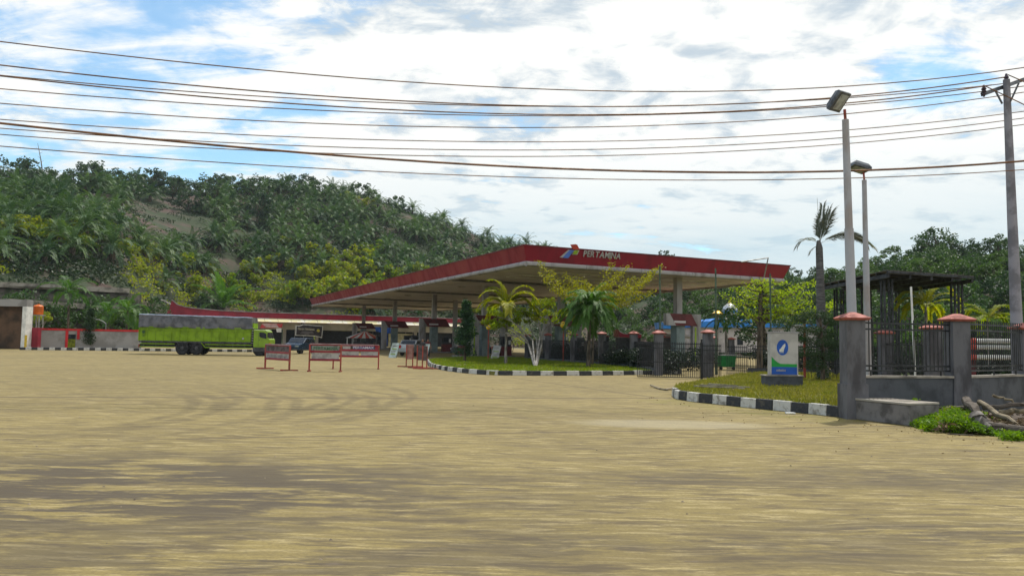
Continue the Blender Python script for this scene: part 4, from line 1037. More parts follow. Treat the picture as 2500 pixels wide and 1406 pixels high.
M_ = MB(); M_.box((PX(347), -.05, PZ(819)), (PX(353), -.035, PZ(817.6))); M_.box((PX(347.5), -.05, PZ(821.5)), (PX(352.5), -.035, PZ(820.3))); M_.build('decal_line', mat('decal_dark_green', (.05, .12, .03), .5), tk)
M_ = MB(); M_.box((XL - .12, .3, .55), (XL - .03, Wt - .3, .8)); M_.build('rear_bumper', rustred, tk)

# ================================================================ BARRIERS
greyb = mat('barrier_grey', (.36, .34, .33), .7, .15, 4, col2=(.25, .235, .23))
dkb = mat('barrier_dark', (.10, .075, .075), .7, .2, 4)
def barrier(pa, pb, H, lab, rows, footlen=.45, footdir=None, texts=None):
    """pa,pb: feet on the ground; rows: list of (z0,z1,[(f0,f1,mat)])"""
    g = thing('sign_barrier', lab, 'barrier')
    d = (pb - pa); L = d.length; d = d / L; nrm = Vector((d.y, -d.x, 0))
    fd = footdir or nrm
    def P(f, z, o=0): return pa + d * (L * f) + nrm * o + Vector((0, 0, z))
    for f in (0, 1): M_ = MB(); M_.beam(P(f, .04), P(f, H), .07, .07, up=d); M_.build('leg', rustred, g)
    for f in (0, 1): M_ = MB(); q = P(f, .03); M_.beam(q - fd * footlen, q + fd * footlen, .09, .06); M_.build('foot', rustred, g)
    zs = sorted(set([r_[0] for r_ in rows] + [r_[1] for r_ in rows]))
    bars = [rows[0][0], rows[-1][1]] + [(rows[i][1] + rows[i + 1][0]) / 2 for i in range(len(rows) - 1)]
    for z_ in bars: M_ = MB(); M_.beam(P(0, z_) + d * .036, P(1, z_) - d * .036, .065, .10); M_.build('rail', redf, g)
    M_ = MB(); M_.beam(P(0, H + .02), P(1, H + .02), .09, .03); M_.build('top_edge', steel, g)
    for z0, z1, cells in rows:
        for f0, f1, m_ in cells:
            M_ = MB(); a = P(f0, z0 + .05, -.01); b_ = P(f1, z0 + .05, -.01)
            vs = [a, b_, b_ + Vector((0, 0, z1 - z0 - .10)), a + Vector((0, 0, z1 - z0 - .10))]; vs2 = [q + nrm * .02 for q in vs]
            M_.add(vs + vs2, [(3, 2, 1, 0), (4, 5, 6, 7), (0, 1, 5, 4), (1, 2, 6, 5), (2, 3, 7, 6), (3, 0, 4, 7)]); brd = M_.build('board', m_, g)
    for (tx, f0, f1, z_, h, m_) in (texts or []): fit_text(tx, P(f0, z_, .018), P(f1, z_, .018), h, m_, 'lettering', g)
    for f0, f1 in ([(c_[1], None) for r_ in rows for c_ in r_[2][:-1]]):
        pass
    return g
navy = mat('board_navy', (.10, .09, .26), .6, .12, 2); dgreen = mat('lettering_green', (.04, .13, .06), .6, .1); greengrey = mat('board_green_grey', (.22, .23, .21), .7, .15, 4)
a1, b1 = gp(647, 900), gp(706, 905)
h1 = at(650, 841, a1.y).z
barrier(a1, b1, h1, 'leftmost sign barrier, dark upper board over a pale grey lower board', [(.52, .84, [(.03, .49, greyb), (.51, .97, greyb)]), (.86, h1, [(.02, .98, dkb)])], .42, Vector((1, .1, 0)).normalized(), [('PERTAMINA', .08, .92, .60, .20, mat('barrier_faint_lettering', (.28, .25, .25), .7))])
a2, b2 = gp(754.5, 906.5), gp(831, 907.5)
h2 = at(754, 840, a2.y).z
barrier(a2, b2, h2, 'nearest sign barrier with faint green lettering above a blank grey panel', [(.56, .94, [(.06, .94, greyb)]), (.96, h2, [(.06, .94, greengrey)])], .34, None, [('PERTAMINA', .12, .9, 1.03, .22, dgreen)])
a3, b3 = gp(813, 900), gp(923.5, 901)
h3 = at(920, 843, b3.y).z
barrier(a3, b3, h3, 'widest sign barrier lettered PERTAMAX on a blue board, right of the green lettered one', [(.66, .97, [(.02, .56, greyb), (.60, .98, greyb)]), (.99, h3, [(.20, .37, greyb), (.42, .90, navy), (.92, .99, redf)])], .30, None, [('PERTAMAX', .43, .89, 1.06, .20, mat('lettering_pale', (.55, .54, .58), .6))])
# stack of folded barriers seen end on
for k, (px, py, lab) in enumerate(((999, 896, 'pale backed barrier at the left of the stacked group by the island kerb'), (1024, 899, 'middle barrier of the stacked group by the island kerb'), (1036, 901, 'front barrier of the stacked group beside the kerb end'))):
    g = thing('stacked_barrier', lab, 'barrier', group='barriers stacked end on by the island')
    p = gp(px, py); hh_ = at(px, 841 + 2 * k, p.y).z; dxx = [.35, .28, .22][k]
    for s_ in (0, 1):
        q = p + Vector((dxx * (s_ - .5) , .15 * s_, 0)); M_ = MB(); M_.beam(q + Vector((0, 0, .05)), q + Vector((0, 0, hh_)), .06, .06, up=Vector((1, 0, 0))); M_.build('leg', rustred, g)
        M_ = MB(); M_.beam(q + Vector((-.5, -.05 * s_, .04)), q + Vector((.62, -.05 * s_, .04)), .08, .06); M_.build('foot', rustred, g)
    M_ = MB(); M_.box((p.x - dxx / 2, p.y + .04, .45), (p.x + dxx / 2, p.y + .1, hh_)); M_.build('board', (mat('pinkish_board', (.30, .16, .14), .7, .15, 4), dkb, dkb)[k], g)

# ================================================================ TRAFFIC ISLANDS
def island(name, outline, kerbpts, blk, lab, hgt=.2, first=0):
    g = thing(name, lab, 'kerb')
    # resample kerb polyline
    P = [Vector((p.x, p.y, 0)) for p in kerbpts]; acc = [0]
    for a, b_ in zip(P[:-1], P[1:]): acc.append(acc[-1] + (b_ - a).length)
    def pa(s_):
        for i in range(len(P) - 1):
            if s_ <= acc[i + 1] or i == len(P) - 2: return P[i].lerp(P[i + 1], (s_ - acc[i]) / (acc[i + 1] - acc[i]))
    k = 0; s_ = 0
    while s_ < acc[-1] - .1:
        e = min(acc[-1], s_ + blk); a = pa(s_ + .006); b_ = pa(e - .006); jz = rnd.uniform(-.008, .008)
        M_ = MB(); dd_ = (b_ - a).normalized(); n_ = Vector((dd_.y, -dd_.x, 0)) * .09
        jx = Vector((rnd.uniform(-.02, .02), rnd.uniform(-.02, .02), 0)); a = a + jx; b_ = b_ + jx * rnd.uniform(-1, 1); vs = [a + n_, b_ + n_, b_ - n_, a - n_]; n2_ = n_ * .8
        top = [q + Vector((0, 0, hgt + jz)) for q in (a + n2_, b_ + n2_, b_ - n2_, a - n2_)]
        M_.add([q + Vector((0, 0, .002)) for q in vs] + top, [(3, 2, 1, 0), (4, 5, 6, 7), (0, 1, 5, 4), (1, 2, 6, 5), (2, 3, 7, 6), (3, 0, 4, 7)]); M_.build('kerb_stone', (kw, kb)[(k + first) % 2], g, bevel=.012)
        s_ = e; k += 1
    M_ = MB(); M_.prism([(p.x, p.y) for p in outline], .005, hgt - .04); tag(M_.build('island_soil', soilm), kind='structure')
    return g
soilm = mat('island_earth', (.15, .13, .04), .95, .25, 1.5, .4, col2=(.11, .14, .015))
def inpoly(x, y, poly):
    c_ = False; n_ = len(poly)
    for i in range(n_):
        a, b_ = poly[i], poly[(i + 1) % n_]
        if (a.y > y) != (b_.y > y) and x < (b_.x - a.x) * (y - a.y) / (b_.y - a.y) + a.x: c_ = not c_
    return c_
def grass(name, poly, n, h, m, lab, z0=.15, rs=None, cond=None):
    rs = rs or np.random.RandomState(21); xs = [p.x for p in poly]; ys = [p.y for p in poly]; P = []
    while len(P) < n:
        x, y = rs.uniform(min(xs), max(xs)), rs.uniform(min(ys), max(ys))
        if inpoly(x, y, poly) and mn.noise(Vector((x * .9, y * .9, 2))) > -.35 + rs.uniform(-.3, .1) and (cond is None or cond(x, y)): P.append((x, y))
    P = np.array(P); n_ = len(P); a = rs.uniform(0, 6.28, n_); hh_ = h * rs.uniform(.4, 1.4, n_); w = .012 + h * .16
    base = np.stack([P[:, 0], P[:, 1], np.full(n_, z0)], 1); s_ = np.stack([np.cos(a), np.sin(a), np.zeros(n_)], 1) * w
    tip = base + np.stack([rs.normal(0, .4, n_) * hh_, rs.normal(0, .4, n_) * hh_, hh_], 1)
    V = np.stack([base - s_, base + s_, tip], 1).reshape(-1, 3)
    return tag(npmesh(name, V, np.arange(3 * n_).reshape(n_, 3), m), lab, 'grass', kind='stuff')
G_LAWN = leafmat('lawn_blades', (.14, .20, .008), (.24, .26, .012), (.32, .28, .03), .45, .6, 1.1)
G_DRY = leafmat('dry_blades', (.12, .15, .012), (.22, .20, .035), (.34, .28, .10), .4, .7, .9)
kpts = [gp(1046, 884), gp(1050, 893), gp(1066, 900), gp(1100, 906), gp(1140, 911), gp(1200, 915.5), gp(1300, 916.5), gp(1430, 916.5), gp(1550, 915), gp(1662, 912.5)]
outl = kpts + [gp(1640, 899), gp(1420, 884), gp(1330, 880), gp(1250, 878), gp(1150, 876), gp(1085, 879)]
island('median_kerb', outl, kpts, .68, 'black and white painted kerb edging the planted traffic island', .22, 1)
grass('median_grass', [p for p in outl], 34000, .10, G_LAWN, 'bright yellow green grass on the planted traffic island', .17)
kpts2 = [gp(1800, 925), gp(1700, 943), gp(1652, 955), gp(1645, 966), gp(1655, 974), gp(1700, 981), gp(1760, 987), gp(1840, 996), gp(1920, 1004), gp(2000, 1012), gp(2070, 1020)]
outl2 = kpts2[0:1] + kpts2[2:] + [gp(2078, 980), gp(2100, 935), gp(2060, 915), gp(1880, 917)]
island('sign_island_kerb', outl2, kpts2[3:], .52, 'black and white painted kerb edging the sign island at the right', .26, 0)
grass('island_grass', outl2, 26000, .10, G_DRY, 'patchy dry grass around the blue and green sign', .20, np.random.RandomState(4))
for p in (0,):
    g = thing('planks', 'grey planks lying in the grass left of the blue and green sign', 'planks')
    for k, (pa_, pb_) in enumerate((((1695, 942), (1818, 948)), ((1708, 939), (1830, 945)), ((1730, 936.5), (1800, 941)))):
        M_ = MB(); M_.beam(gp(*pa_, .30 + .02 * k), gp(*pb_, .29), .12, .03); M_.build('plank', mat('weathered_wood', (.20, .18, .16), .9, .25, 3, stretch=(.3, 3, 1)), g)

# ================================================================ SIGN
sY = dg(1915, 958); sx0, sx1 = at(1870, 950, sY).x, at(1961, 950, sY).x
zb2 = at(1915, 919, sY).z
ws = mat('sign_white', (.47, .44, .42), .5, .08, 2); sb = mat('sign_blue', (.012, .09, .42), .45, .08, 2); sg = mat('sign_green', (.015, .30, .05), .45, .08, 2)
M_ = MB(); M_.box((sx0, sY, 0), (sx1, sY + .55, zb2)); pln = thing('sign_plinth', 'dark square plinth under the blue and green sign', 'plinth'); M_.build('block', concd, pln, bevel=.02)
M_ = MB(); M_.box((sx0 - .03, sY - .03, zb2 + .003), (sx1 + .03, sY + .58, zb2 + .045)); M_.build('slab', conc, pln, bevel=.01)
sgn = thing('pylon_sign', 'white box sign with blue oval emblem, green sweep and blue base band', 'sign')
u0, u1 = at(1883, 860, sY).x, at(1952, 860, sY).x; zt2 = at(1915, 813, sY).z; zb3 = zb2 + .05
M_ = MB(); M_.box((u0, sY + .12, zb3), (u1, sY + .42, zt2)); M_.build('box', ws, sgn, bevel=.015)
M_ = MB(); M_.box((u0 - .02, sY + .10, zt2 + .002), (u1 + .02, sY + .44, zt2 + .05)); M_.build('top_cap', gutterm, sgn)
yf = sY + .118
def spoly(pts, dep, m, name, par=sgn):
    vs = [Vector((x, yf - dep, z)) for x, z in pts]; n_ = len(vs); M_ = MB(); M_.add(vs + [q + Vector((0, .008, 0)) for q in vs], [tuple(range(n_)), tuple(range(n_, 2 * n_))[::-1]] + [(i, n_ + i, n_ + (i + 1) % n_, (i + 1) % n_) for i in range(n_)]); return M_.build(name, m, par)
SW = u1 - u0; SH = zt2 - zb3
spoly([(u0 + .05 * SW, zb3 + .02), (u1 - .05 * SW, zb3 + .02), (u1 - .05 * SW, zb3 + .19 * SH), (u0 + .05 * SW, zb3 + .19 * SH)], .006, sb, 'blue_band')
crv = [(u0 + .05 * SW, zb3 + .192 * SH), (u1 - .05 * SW, zb3 + .192 * SH), (u1 - .05 * SW, zb3 + .265 * SH)] + [(u0 + SW * (.05 + .9 * (1 - q) ), zb3 + SH * (.265 + .17 * max(0, (q - .62) / .38) ** 1.6)) for q in (.3, .5, .65, .75, .82, .88, .94, 1.0)]
spoly(crv, .004, sg, 'green_sweep')
cx_, cz2 = u0 + .44 * SW, zb3 + .655 * SH
spoly([(cx_ + .205 * SW * math.cos(a * math.pi / 14), cz2 + .185 * SH * math.sin(a * math.pi / 14)) for a in range(28)], .006, sb, 'oval_emblem')
spoly([(cx_ - .12 * SW, cz2 - .10 * SH), (cx_ + .03 * SW, cz2 - .105 * SH), (cx_ + .06 * SW, cz2 - .02 * SH), (cx_ + .10 * SW, cz2 + .04 * SH), (cx_ + .09 * SW, cz2 + .10 * SH), (cx_ + .02 * SW, cz2 + .06 * SH), (cx_ - .05 * SW, cz2 - .01 * SH), (cx_ - .11 * SW, cz2 - .05 * SH)], .012, white, 'emblem_figure')
spoly([(cx_ - .10 * SW, cz2 - .125 * SH), (cx_ + .04 * SW, cz2 - .125 * SH), (cx_ + .04 * SW, cz2 - .115 * SH), (cx_ - .10 * SW, cz2 - .115 * SH)], .012, white, 'emblem_base')
for k in range(8): spoly([(u0 + SW * (.22 + .042 * k), zb3 + .085 * SH), (u0 + SW * (.25 + .042 * k), zb3 + .085 * SH), (u0 + SW * (.25 + .042 * k), zb3 + (.125 + .01 * (k % 3)) * SH), (u0 + SW * (.22 + .042 * k), zb3 + .125 * SH)], .010, gutterm, 'blurred_letter')
p = at(1950, 822, sY + 6); sg2 = thing('rear_sign', 'white and green board standing behind the blue and green sign', 'sign')
M_ = MB(); M_.box((at(1932, 800, sY + 6).x, sY + 6, at(1932, 824, sY + 6).z), (at(1962, 800, sY + 6).x, sY + 6.12, at(1932, 792, sY + 6).z)); M_.build('board', ws, sg2)
M_ = MB(); M_.box((at(1950, 800, sY + 6).x, sY + 5.985, at(1932, 830, sY + 6).z), (at(1962, 800, sY + 6).x, sY + 5.998, at(1932, 822, sY + 6).z)); M_.build('green_foot', sg, sg2)
M_ = MB(); M_.box((at(1962.5, 800, sY + 6).x, sY + 6, 0), (at(1967, 800, sY + 6).x, sY + 6.1, at(1932, 790, sY + 6).z)); M_.build('post', rustred, sg2)

# ================================================================ FENCES
pillm = mat('pillar_render', (.12, .118, .13), .9, .16, 2.2, .4, col2=(.07, .066, .072), stretch=(1, 1, .35))
def pillar(x, y, zc, w, lab, m=pillm, plinth=0):
    g = thing('masonry_pillar', lab, 'pillar', group='fence pillars with red caps')
    M_ = MB(); M_.box((x - w / 2, y - w / 2, 0), (x + w / 2, y + w / 2, zc - w * .40)); M_.build('shaft', m, g)
    if plinth: M_ = MB(); M_.box((x - w / 2 - .04, y - w / 2 - .04, 0), (x + w / 2 + .04, y + w / 2 + .04, plinth)); M_.build('plinth', m, g)
    M_ = MB(); h_ = w * .76; z0 = zc - w * .40
    def sqr(a, z): return [(x - a, y - a, z), (x + a, y - a, z), (x + a, y + a, z), (x - a, y + a, z)]
    M_.add(sqr(h_ * .85, z0 - .02) + sqr(h_, z0 + w * .08) + sqr(h_ * .62, z0 + w * .24) + sqr(h_ * .16, zc), [(3, 2, 1, 0)] + [(4 * r_ + i, 4 * r_ + (i + 1) % 4, 4 * r_ + 4 + (i + 1) % 4, 4 * r_ + 4 + i) for r_ in range(3) for i in range(4)] + [(12, 13, 14, 15)]); M_.build('cap', copper, g, bevel=.01)
    return g
def px_pillar(px, ycap, capw, lab, **k):
    Y = F * .655 / capw; p = at(px, ycap, Y); return pillar(p.x, Y, p.z, .43, lab, **k), Vector((p.x, Y, p.z))
PL = {}
for px, yc_, cw, lab in ((2080, 762, 68, 'near stout fence pillar in front of the tall lamp post'), (2335, 766, 65, 'stout fence pillar on the low wall, second from the near lamp post'), (2502, 788, 58, 'fence pillar cut by the right edge of the photo'),
                         (2277, 790, 48, 'inner fence pillar seen just left of the second stout pillar'), (2159, 804, 39, 'small inner fence pillar right of the far lamp post'),
                         (1728, 804, 32, 'gate pillar left of the green bin'), (1608, 806, 31, 'gate pillar second from the left of the gate'), (1547, 808, 27, 'fence pillar two places left of the gate'),
                         (1470, 809, 25, 'fence pillar right of the green palm trunk'), (1401, 812, 23, 'fence pillar just right of the near yellow globe lamp'), (1338, 813, 21.5, 'fence pillar just left of the near yellow globe lamp'), (1288, 815, 20, 'leftmost fence pillar behind the bent white trunks'),
                         (1481, 818, 16, 'tiny far fence pillar beside the pillar right of the palm'), (1657, 821, 18, 'far fence pillar between the two gate pillars'), (1745, 821, 17, 'tiny far pillar just right of the gate pillar'), (1785, 823, 20, 'far pillar above the green bin'), (1858, 824, 18, 'far pillar at the foot of the yellow green tree trunk')):
    PL[px] = px_pillar(px, yc_, cw, lab, plinth=(.80 if px == 2080 else 0))[1]
def railing(a, b_, z0, z1, lab, step=.12, bars_parts=True, m=black, rails=(0, .12, .88, 1), th=.016, spear=True):
    g = thing('iron_fence', lab, 'fence')
    d = b_ - a; L = d.length; n_ = max(2, int(L / step))
    for f in rails:
        z_ = z0 + (z1 - z0) * f; M_ = MB(); M_.beam(a + Vector((0, 0, z_)), b_ + Vector((0, 0, z_)), .03, .04); M_.build('rail', m, g)
    allm = MB()
    for k in range(n_ + 1):
        q = a + d * (k / n_); M_ = MB() if bars_parts else allm
        M_.cbox((q.x, q.y, (z0 + z1) / 2 + (.04 if spear else 0)), (th, th, (z1 - z0) + (.08 if spear else 0)))
        if bars_parts: M_.build('bar', m, g)
    if not bars_parts: tag(allm.build('bars', m, g), kind='stuff')
    return g
def flat(p, z=0): return Vector((p.x, p.y, z))
P1, P2, P3 = flat(PL[2080]), flat(PL[2335]), flat(PL[2502])
ztw = at(2250, 918, (P1.y + P2.y) / 2).z
for a, b_, lab in ((P1, P2, 'black iron railing on the low dark wall right of the near pillar'), (P2, P3, 'black iron railing on the low dark wall at the right edge')):
    dd_ = (b_ - a).normalized(); railing(a + dd_ * .23, b_ - dd_ * .23, ztw + .12, at(2250, 790, (a.y + b_.y) / 2).z, lab, .115, True, rails=(0, .10, .86, .99), th=.02)
lw2 = thing('low_wall', 'low dark concrete wall carrying the black railing at the right', 'wall')
for a, b_ in ((P1, P2), (P2, P3), (P3, P3 + (P3 - P2) * 2.5)):
    M_ = MB(); M_.beam(a + Vector((0, 0, (ztw - .05) / 2)), b_ + Vector((0, 0, (ztw - .05) / 2)), .24, ztw - .05); M_.build('wall_section', concd, lw2)
    M_ = MB(); M_.beam(a + Vector((0, 0, ztw - .02)), b_ + Vector((0, 0, ztw - .02)), .30, .05); M_.build('coping', conc, lw2)
    for k in range(3):
        q = a.lerp(b_, (k + .5) / 3); M_ = MB(); M_.cbox((q.x, q.y, ztw + .05), (.03, .03, .14)); M_.build('railing_bracket', black, lw2)
# culvert block in front of it
c0, c1 = gp(2062, 1020), gp(2222, 1040); cb_ = thing('culvert_block', 'low grey concrete block at the foot of the near pillar', 'block')
dd_ = (c1 - c0).normalized(); nn_ = Vector((-dd_.y, dd_.x, 0)); hb = at(2222, 984, c1.y).z
M_ = MB(); q = [c0, c1, c1 + nn_ * .9, c0 + nn_ * .9]; M_.prism([(a.x, a.y) for a in q], 0, hb - .05); M_.build('block', mat('culvert_concrete', (.17, .155, .15), .9, .2, 2.5, .4), cb_, bevel=.02)
M_ = MB(); q = [c0 - nn_ * .02, c1 - nn_ * .02, c1 + nn_ * .92, c0 + nn_ * .92]; M_.prism([(a.x, a.y) for a in q], hb - .047, hb); M_.build('slab', conc, cb_, bevel=.01)
# inner fence behind
Q1, Q2 = flat(PL[2159]), flat(PL[2277])
railing(Q1, Q2, .25, 1.75, 'dark inner railing between the two inner pillars', .14, True, rails=(0, .5, 1))
M_ = flat(gp(2080, 905)); railing(flat(PL[2159]) + Vector((-3.2, 2.2, 0)), Q1, .2, 1.6, 'dark inner railing behind the dark layered bush', .14, True, rails=(0, .5, 1))
# station fence along the side of the forecourt
seq = [1288, 1338, 1401, 1470, 1547, 1608]
names_ = ['leftmost', 'second', 'third', 'fourth', 'fifth']
for k in range(5):
    a, b_ = flat(PL[seq[k]]), flat(PL[seq[k + 1]]); dd_ = (b_ - a).normalized()
    railing(a + dd_ * .22, b_ - dd_ * .22, .35, 1.62, '%s dark railing bay along the station fence, counted from the bent white trunks' % names_[k], .11, False, th=.032)
    M_ = MB(); M_.beam(a + Vector((0, 0, .16)), b_ + Vector((0, 0, .16)), .2, .32); tag(M_.build('fence_footing', concd), 'low dark footing wall under the %s bay of the station fence' % names_[k], 'wall')
G0 = flat(PL[1608]); G1 = flat(PL[1728])
ga = flat(gp(1556, 922)); gb = flat(gp(1713, 925)); gc = flat(gp(1760, 924)); gd_ = flat(gp(1775, 922)); ge = flat(gp(1823, 922))
railing(ga, gb, .06, 1.62, 'closed black gate leaf left of the gate post', .085, True, rails=(0, .45, .86, 1), th=.026)
railing(gb, gc, .06, 1.55, 'narrow black gate leaf right of the gate post', .10, True, rails=(0, .45, .86, 1), th=.026)
railing(gd_, ge, .06, 1.50, 'black gate leaf standing before the green bin', .11, True, rails=(0, .28, .86, 1), th=.026)
M_ = MB(); M_.cbox((gb.x, gb.y, .85), (.10, .10, 1.7)); tag(M_.build('gate_post', black), 'black gate post between the two left gate leaves', 'post')
gf = flat(gp(1826, 918)); gg = flat(gp(1990, 921)); gh = gg + (gg - gf) * 1.0
M_ = MB(); M_.beam(gf + Vector((0, 0, .2)), gh + Vector((0, 0, .2)), .22, .4); tag(M_.build('fence_footing', concd), 'low dark footing wall behind the blue and green sign', 'wall')
railing(gf, gh, .42, 1.55, 'dark railing behind the blue and green sign', .13, True, rails=(0, .86, 1), th=.02)
hg = thing('hedge', 'dark hedge behind the iron fence at the right', 'hedge'); hr = np.random.RandomState(9); C = []
for k in range(90):
    px = hr.uniform(1560, 2540); Yh = np.interp(px, [1560, 1800, 2000, 2540], [44, 50, 44, 31]) + hr.uniform(-.4, .4)
    if 1742 < px < 1835: continue
    C.append(ball_pts(260, ((px - 1250) / F * Yh, Yh, hr.uniform(.35, 1.05)), (.7, .5, .45), hr, .3))
for k in range(70):
    f = hr.uniform(0, 1); q = flat(PL[1288]).lerp(flat(PL[1608]), f); C.append(ball_pts(240, (q.x + 1.3 + hr.uniform(-.3, .3), q.y + .6, hr.uniform(.35, 1.0)), (.6, .7, .45), hr, .3))
V, Q = leaf_quads(np.concatenate(C), .15, .09, .2, hr); npmesh('foliage', V, Q, leafmat('leaf_hedge', (.012, .028, .016), (.03, .055, .02), None, .2), hg)
# lawn behind the right fence
lwn = MB(); lw_pts = [gp(2100, 925), gp(2600, 960), gp(2600, 880), gp(2100, 876)]
lwn.prism([(q.x, q.y) for q in lw_pts], .006, .03); tag(lwn.build('lawn', mat('lawn_green', (.10, .16, .015), .9, .2, 2, .3)), kind='structure')

# ================================================================ BUILDINGS AT THE RIGHT
bb = thing('blue_roof_building', 'long low white building with bright blue roof behind the fence', 'building')
Yb = 92.0
def bR(px, py, y=Yb): return at(px, py, y)
def rslab(pts, y0, y1, m, name, par=bb):
    P = [at(px, py, y0) for px, py in pts]; vs = P + [p + Vector((0, y1 - y0, 0)) for p in P]; n_ = len(P); M_ = MB()
    M_.add(vs, [tuple(range(n_)), tuple(range(n_, 2 * n_))[::-1]] + [(i, n_ + i, n_ + (i + 1) % n_, (i + 1) % n_) for i in range(n_)]); return M_.build(name, m, par)
rslab([(1692, 799), (2000, 800), (2000, 860), (1692, 860)], Yb, Yb + 8, mat('white_wall', (.50, .46, .45), .85, .08, .6, .1, col2=(.40, .37, .36)), 'wall')
rslab([(1690, 786), (1735, 784), (1745, 777), (1765, 779), (1772, 776), (1835, 779), (1842, 788), (2000, 792), (2000, 799.7), (1690, 798.7)], Yb - .6, Yb + 8.6, blue, 'roof')
for gx in (1742, 1793, 1838, 1885):
    for k in range(4): rslab([(gx + 5.5 * k, 808), (gx + 3 + 5.5 * k, 808), (gx + 3 + 5.5 * k, 812), (gx + 5.5 * k, 812)], Yb - .04, Yb - .003, glassd, 'vent_opening')
for gx in (1800, 1860, 1920): rslab([(gx, 822), (gx + 14, 822), (gx + 14, 842), (gx, 842)], Yb - .06, Yb - .004, glassd, 'window')
b3 = thing('horned_blue_roof', 'small blue roofed hut with upswept white ridge tip left of the last gantry', 'building')
rslab([(1617, 786), (1624, 791), (1632, 793), (1650, 794), (1650, 803), (1620, 802)], 88, 93, blue, 'roof', b3); rslab([(1617, 783.5), (1624, 789), (1632, 791.5), (1650, 792.6), (1650, 794), (1632, 793.4), (1622, 790.5)], 87.9, 88.2, white, 'ridge_tip', b3); rslab([(1620, 803), (1650, 803.5), (1650, 860), (1620, 860)], 88.5, 92, beige, 'wall', b3)
for (x0, x1, lab, Yq) in ((1510, 1550, 'small crimson roof with upswept tip left of the gate pillar', 74), (1618, 1652, 'small crimson roof with upswept tip right of the gate pillar', 72)):
    b4 = thing('horned_red_roof', lab, 'building'); o_ = 0 if x0 < 1600 else 0
    rslab([(x0, 804), (x0 + 5, 811), (x0 + 14, 815), (x1 + 16, 816), (x1 + 16, 825), (x0 + 3, 822)], Yq, Yq + 4, mat('crimson_roof', (.42, .02, .05), .5), 'roof', b4)
    rslab([(x0 - .5, 802), (x0 + 5, 809), (x0 + 14, 813.3), (x1 + 16, 814.6), (x1 + 16, 816), (x0 + 14, 815), (x0 + 4, 810.8)], Yq - .1, Yq + .2, white, 'ridge_tip', b4)
    rslab([(x0 + 3, 824), (x1 + 14, 825), (x1 + 14, 868), (x0 + 3, 868)], Yq + .5, Yq + 3.5, darkgrey, 'wall', b4)
ex = thing('thin_shed_roof', 'thin pale shed roof with dark rim behind the gate', 'shed')
rslab([(1640, 815), (1694, 819), (1718, 820), (1718, 823), (1650, 822)], 66, 70, ceilm, 'roof_sheet', ex); rslab([(1664, 822.5), (1718, 823.5), (1718, 828), (1684, 827)], 66.5, 66.7, white, 'fascia_board', ex); rslab([(1650, 822), (1654, 822), (1654, 878), (1650, 878)], 67, 67.2, darkgrey, 'post', ex); rslab([(1712, 823), (1716, 823), (1716, 878), (1712, 878)], 67, 67.2, darkgrey, 'post', ex)
# mosque dome
dm = thing('mosque_dome', 'silver onion dome with gold tip rising behind the blue roof', 'dome'); Yd = 96; cD = at(1782, 764, Yd); rD = 18.5 / F * Yd
M_ = MB(); M_.lathe([(rD * .82, 0), (rD * .97, rD * .18), (rD, rD * .38), (rD * .9, rD * .7), (rD * .66, rD * .98), (rD * .4, rD * 1.18), (rD * .16, rD * 1.34), (rD * .08, rD * 1.5)], cD, 24); M_.build('dome_shell', mat('silver_dome', (.62, .62, .60), .25, .12, 1, metal=.7), dm, True)
for k in range(12):
    a = k * math.pi / 6; M_ = MB(); M_.tube([(cD.x + q * math.cos(a), cD.y + q * math.sin(a), cD.z + z_) for q, z_ in ((rD * .99, rD * .2), (rD * 1.015, rD * .38), (rD * .91, rD * .71), (rD * .67, rD * 1.0), (rD * .2, rD * 1.33))], .02, 4); M_.build('dome_rib', steel, dm)
goldm = mat('gold_metal', (.75, .50, .08), .3, .1, 2, metal=.8)
M_ = MB(); M_.lathe([(rD * .32, rD * 1.28), (rD * .34, rD * 1.34), (rD * .12, rD * 1.42), (.05, rD * 1.75)], cD, 14); M_.build('finial', goldm, dm, True)
M_ = MB(); M_.tube([cD - Vector((0, 0, 3.2)), cD], rD * .80, 16); M_.build('drum', beige, dm)
g2 = at(1753, 767, 70); sd2 = thing('gold_lantern', 'small flat gold cap above the little palm by the blue roof', 'ornament'); M_ = MB(); M_.lathe([(.5, 0), (.52, .08), (.3, .26), (.08, .34)], g2, 14); M_.build('cap', goldm, sd2, True); M_ = MB(); M_.tube([(g2.x, g2.y, 0), g2], .06, 6); M_.build('stem', steel, sd2)
gb_ = thing('green_bin', 'green waste container standing inside the open gate', 'bin'); pg = gp(1777, 903); ww = 40 / F * pg.y
M_ = MB(); hh2 = at(1777, 868, pg.y).z; M_.add([(pg.x - ww * .46, pg.y, .2), (pg.x + ww * .46, pg.y, .2), (pg.x + ww * .46, pg.y + .8, .2), (pg.x - ww * .46, pg.y + .8, .2), (pg.x - ww / 2, pg.y - .06, hh2), (pg.x + ww / 2, pg.y - .06, hh2), (pg.x + ww / 2, pg.y + .86, hh2), (pg.x - ww / 2, pg.y + .86, hh2)], [(3, 2, 1, 0), (4, 5, 6, 7), (0, 1, 5, 4), (1, 2, 6, 5), (2, 3, 7, 6), (3, 0, 4, 7)]); M_.build('tub', mat('bin_green', (.01, .20, .045), .5, .15, 2), gb_, bevel=.02)
M_ = MB(); M_.box((pg.x - ww * .53, pg.y - .1, hh2 + .003), (pg.x + ww * .53, pg.y + .9, hh2 + .05)); M_.build('rim', steel, gb_)
for sx in (-.38, .38): M_ = MB(); M_.tube([(pg.x + sx * ww, pg.y + .1, .1), (pg.x + sx * ww, pg.y + .2, .1)], .1, 10); M_.build('caster', black, gb_)

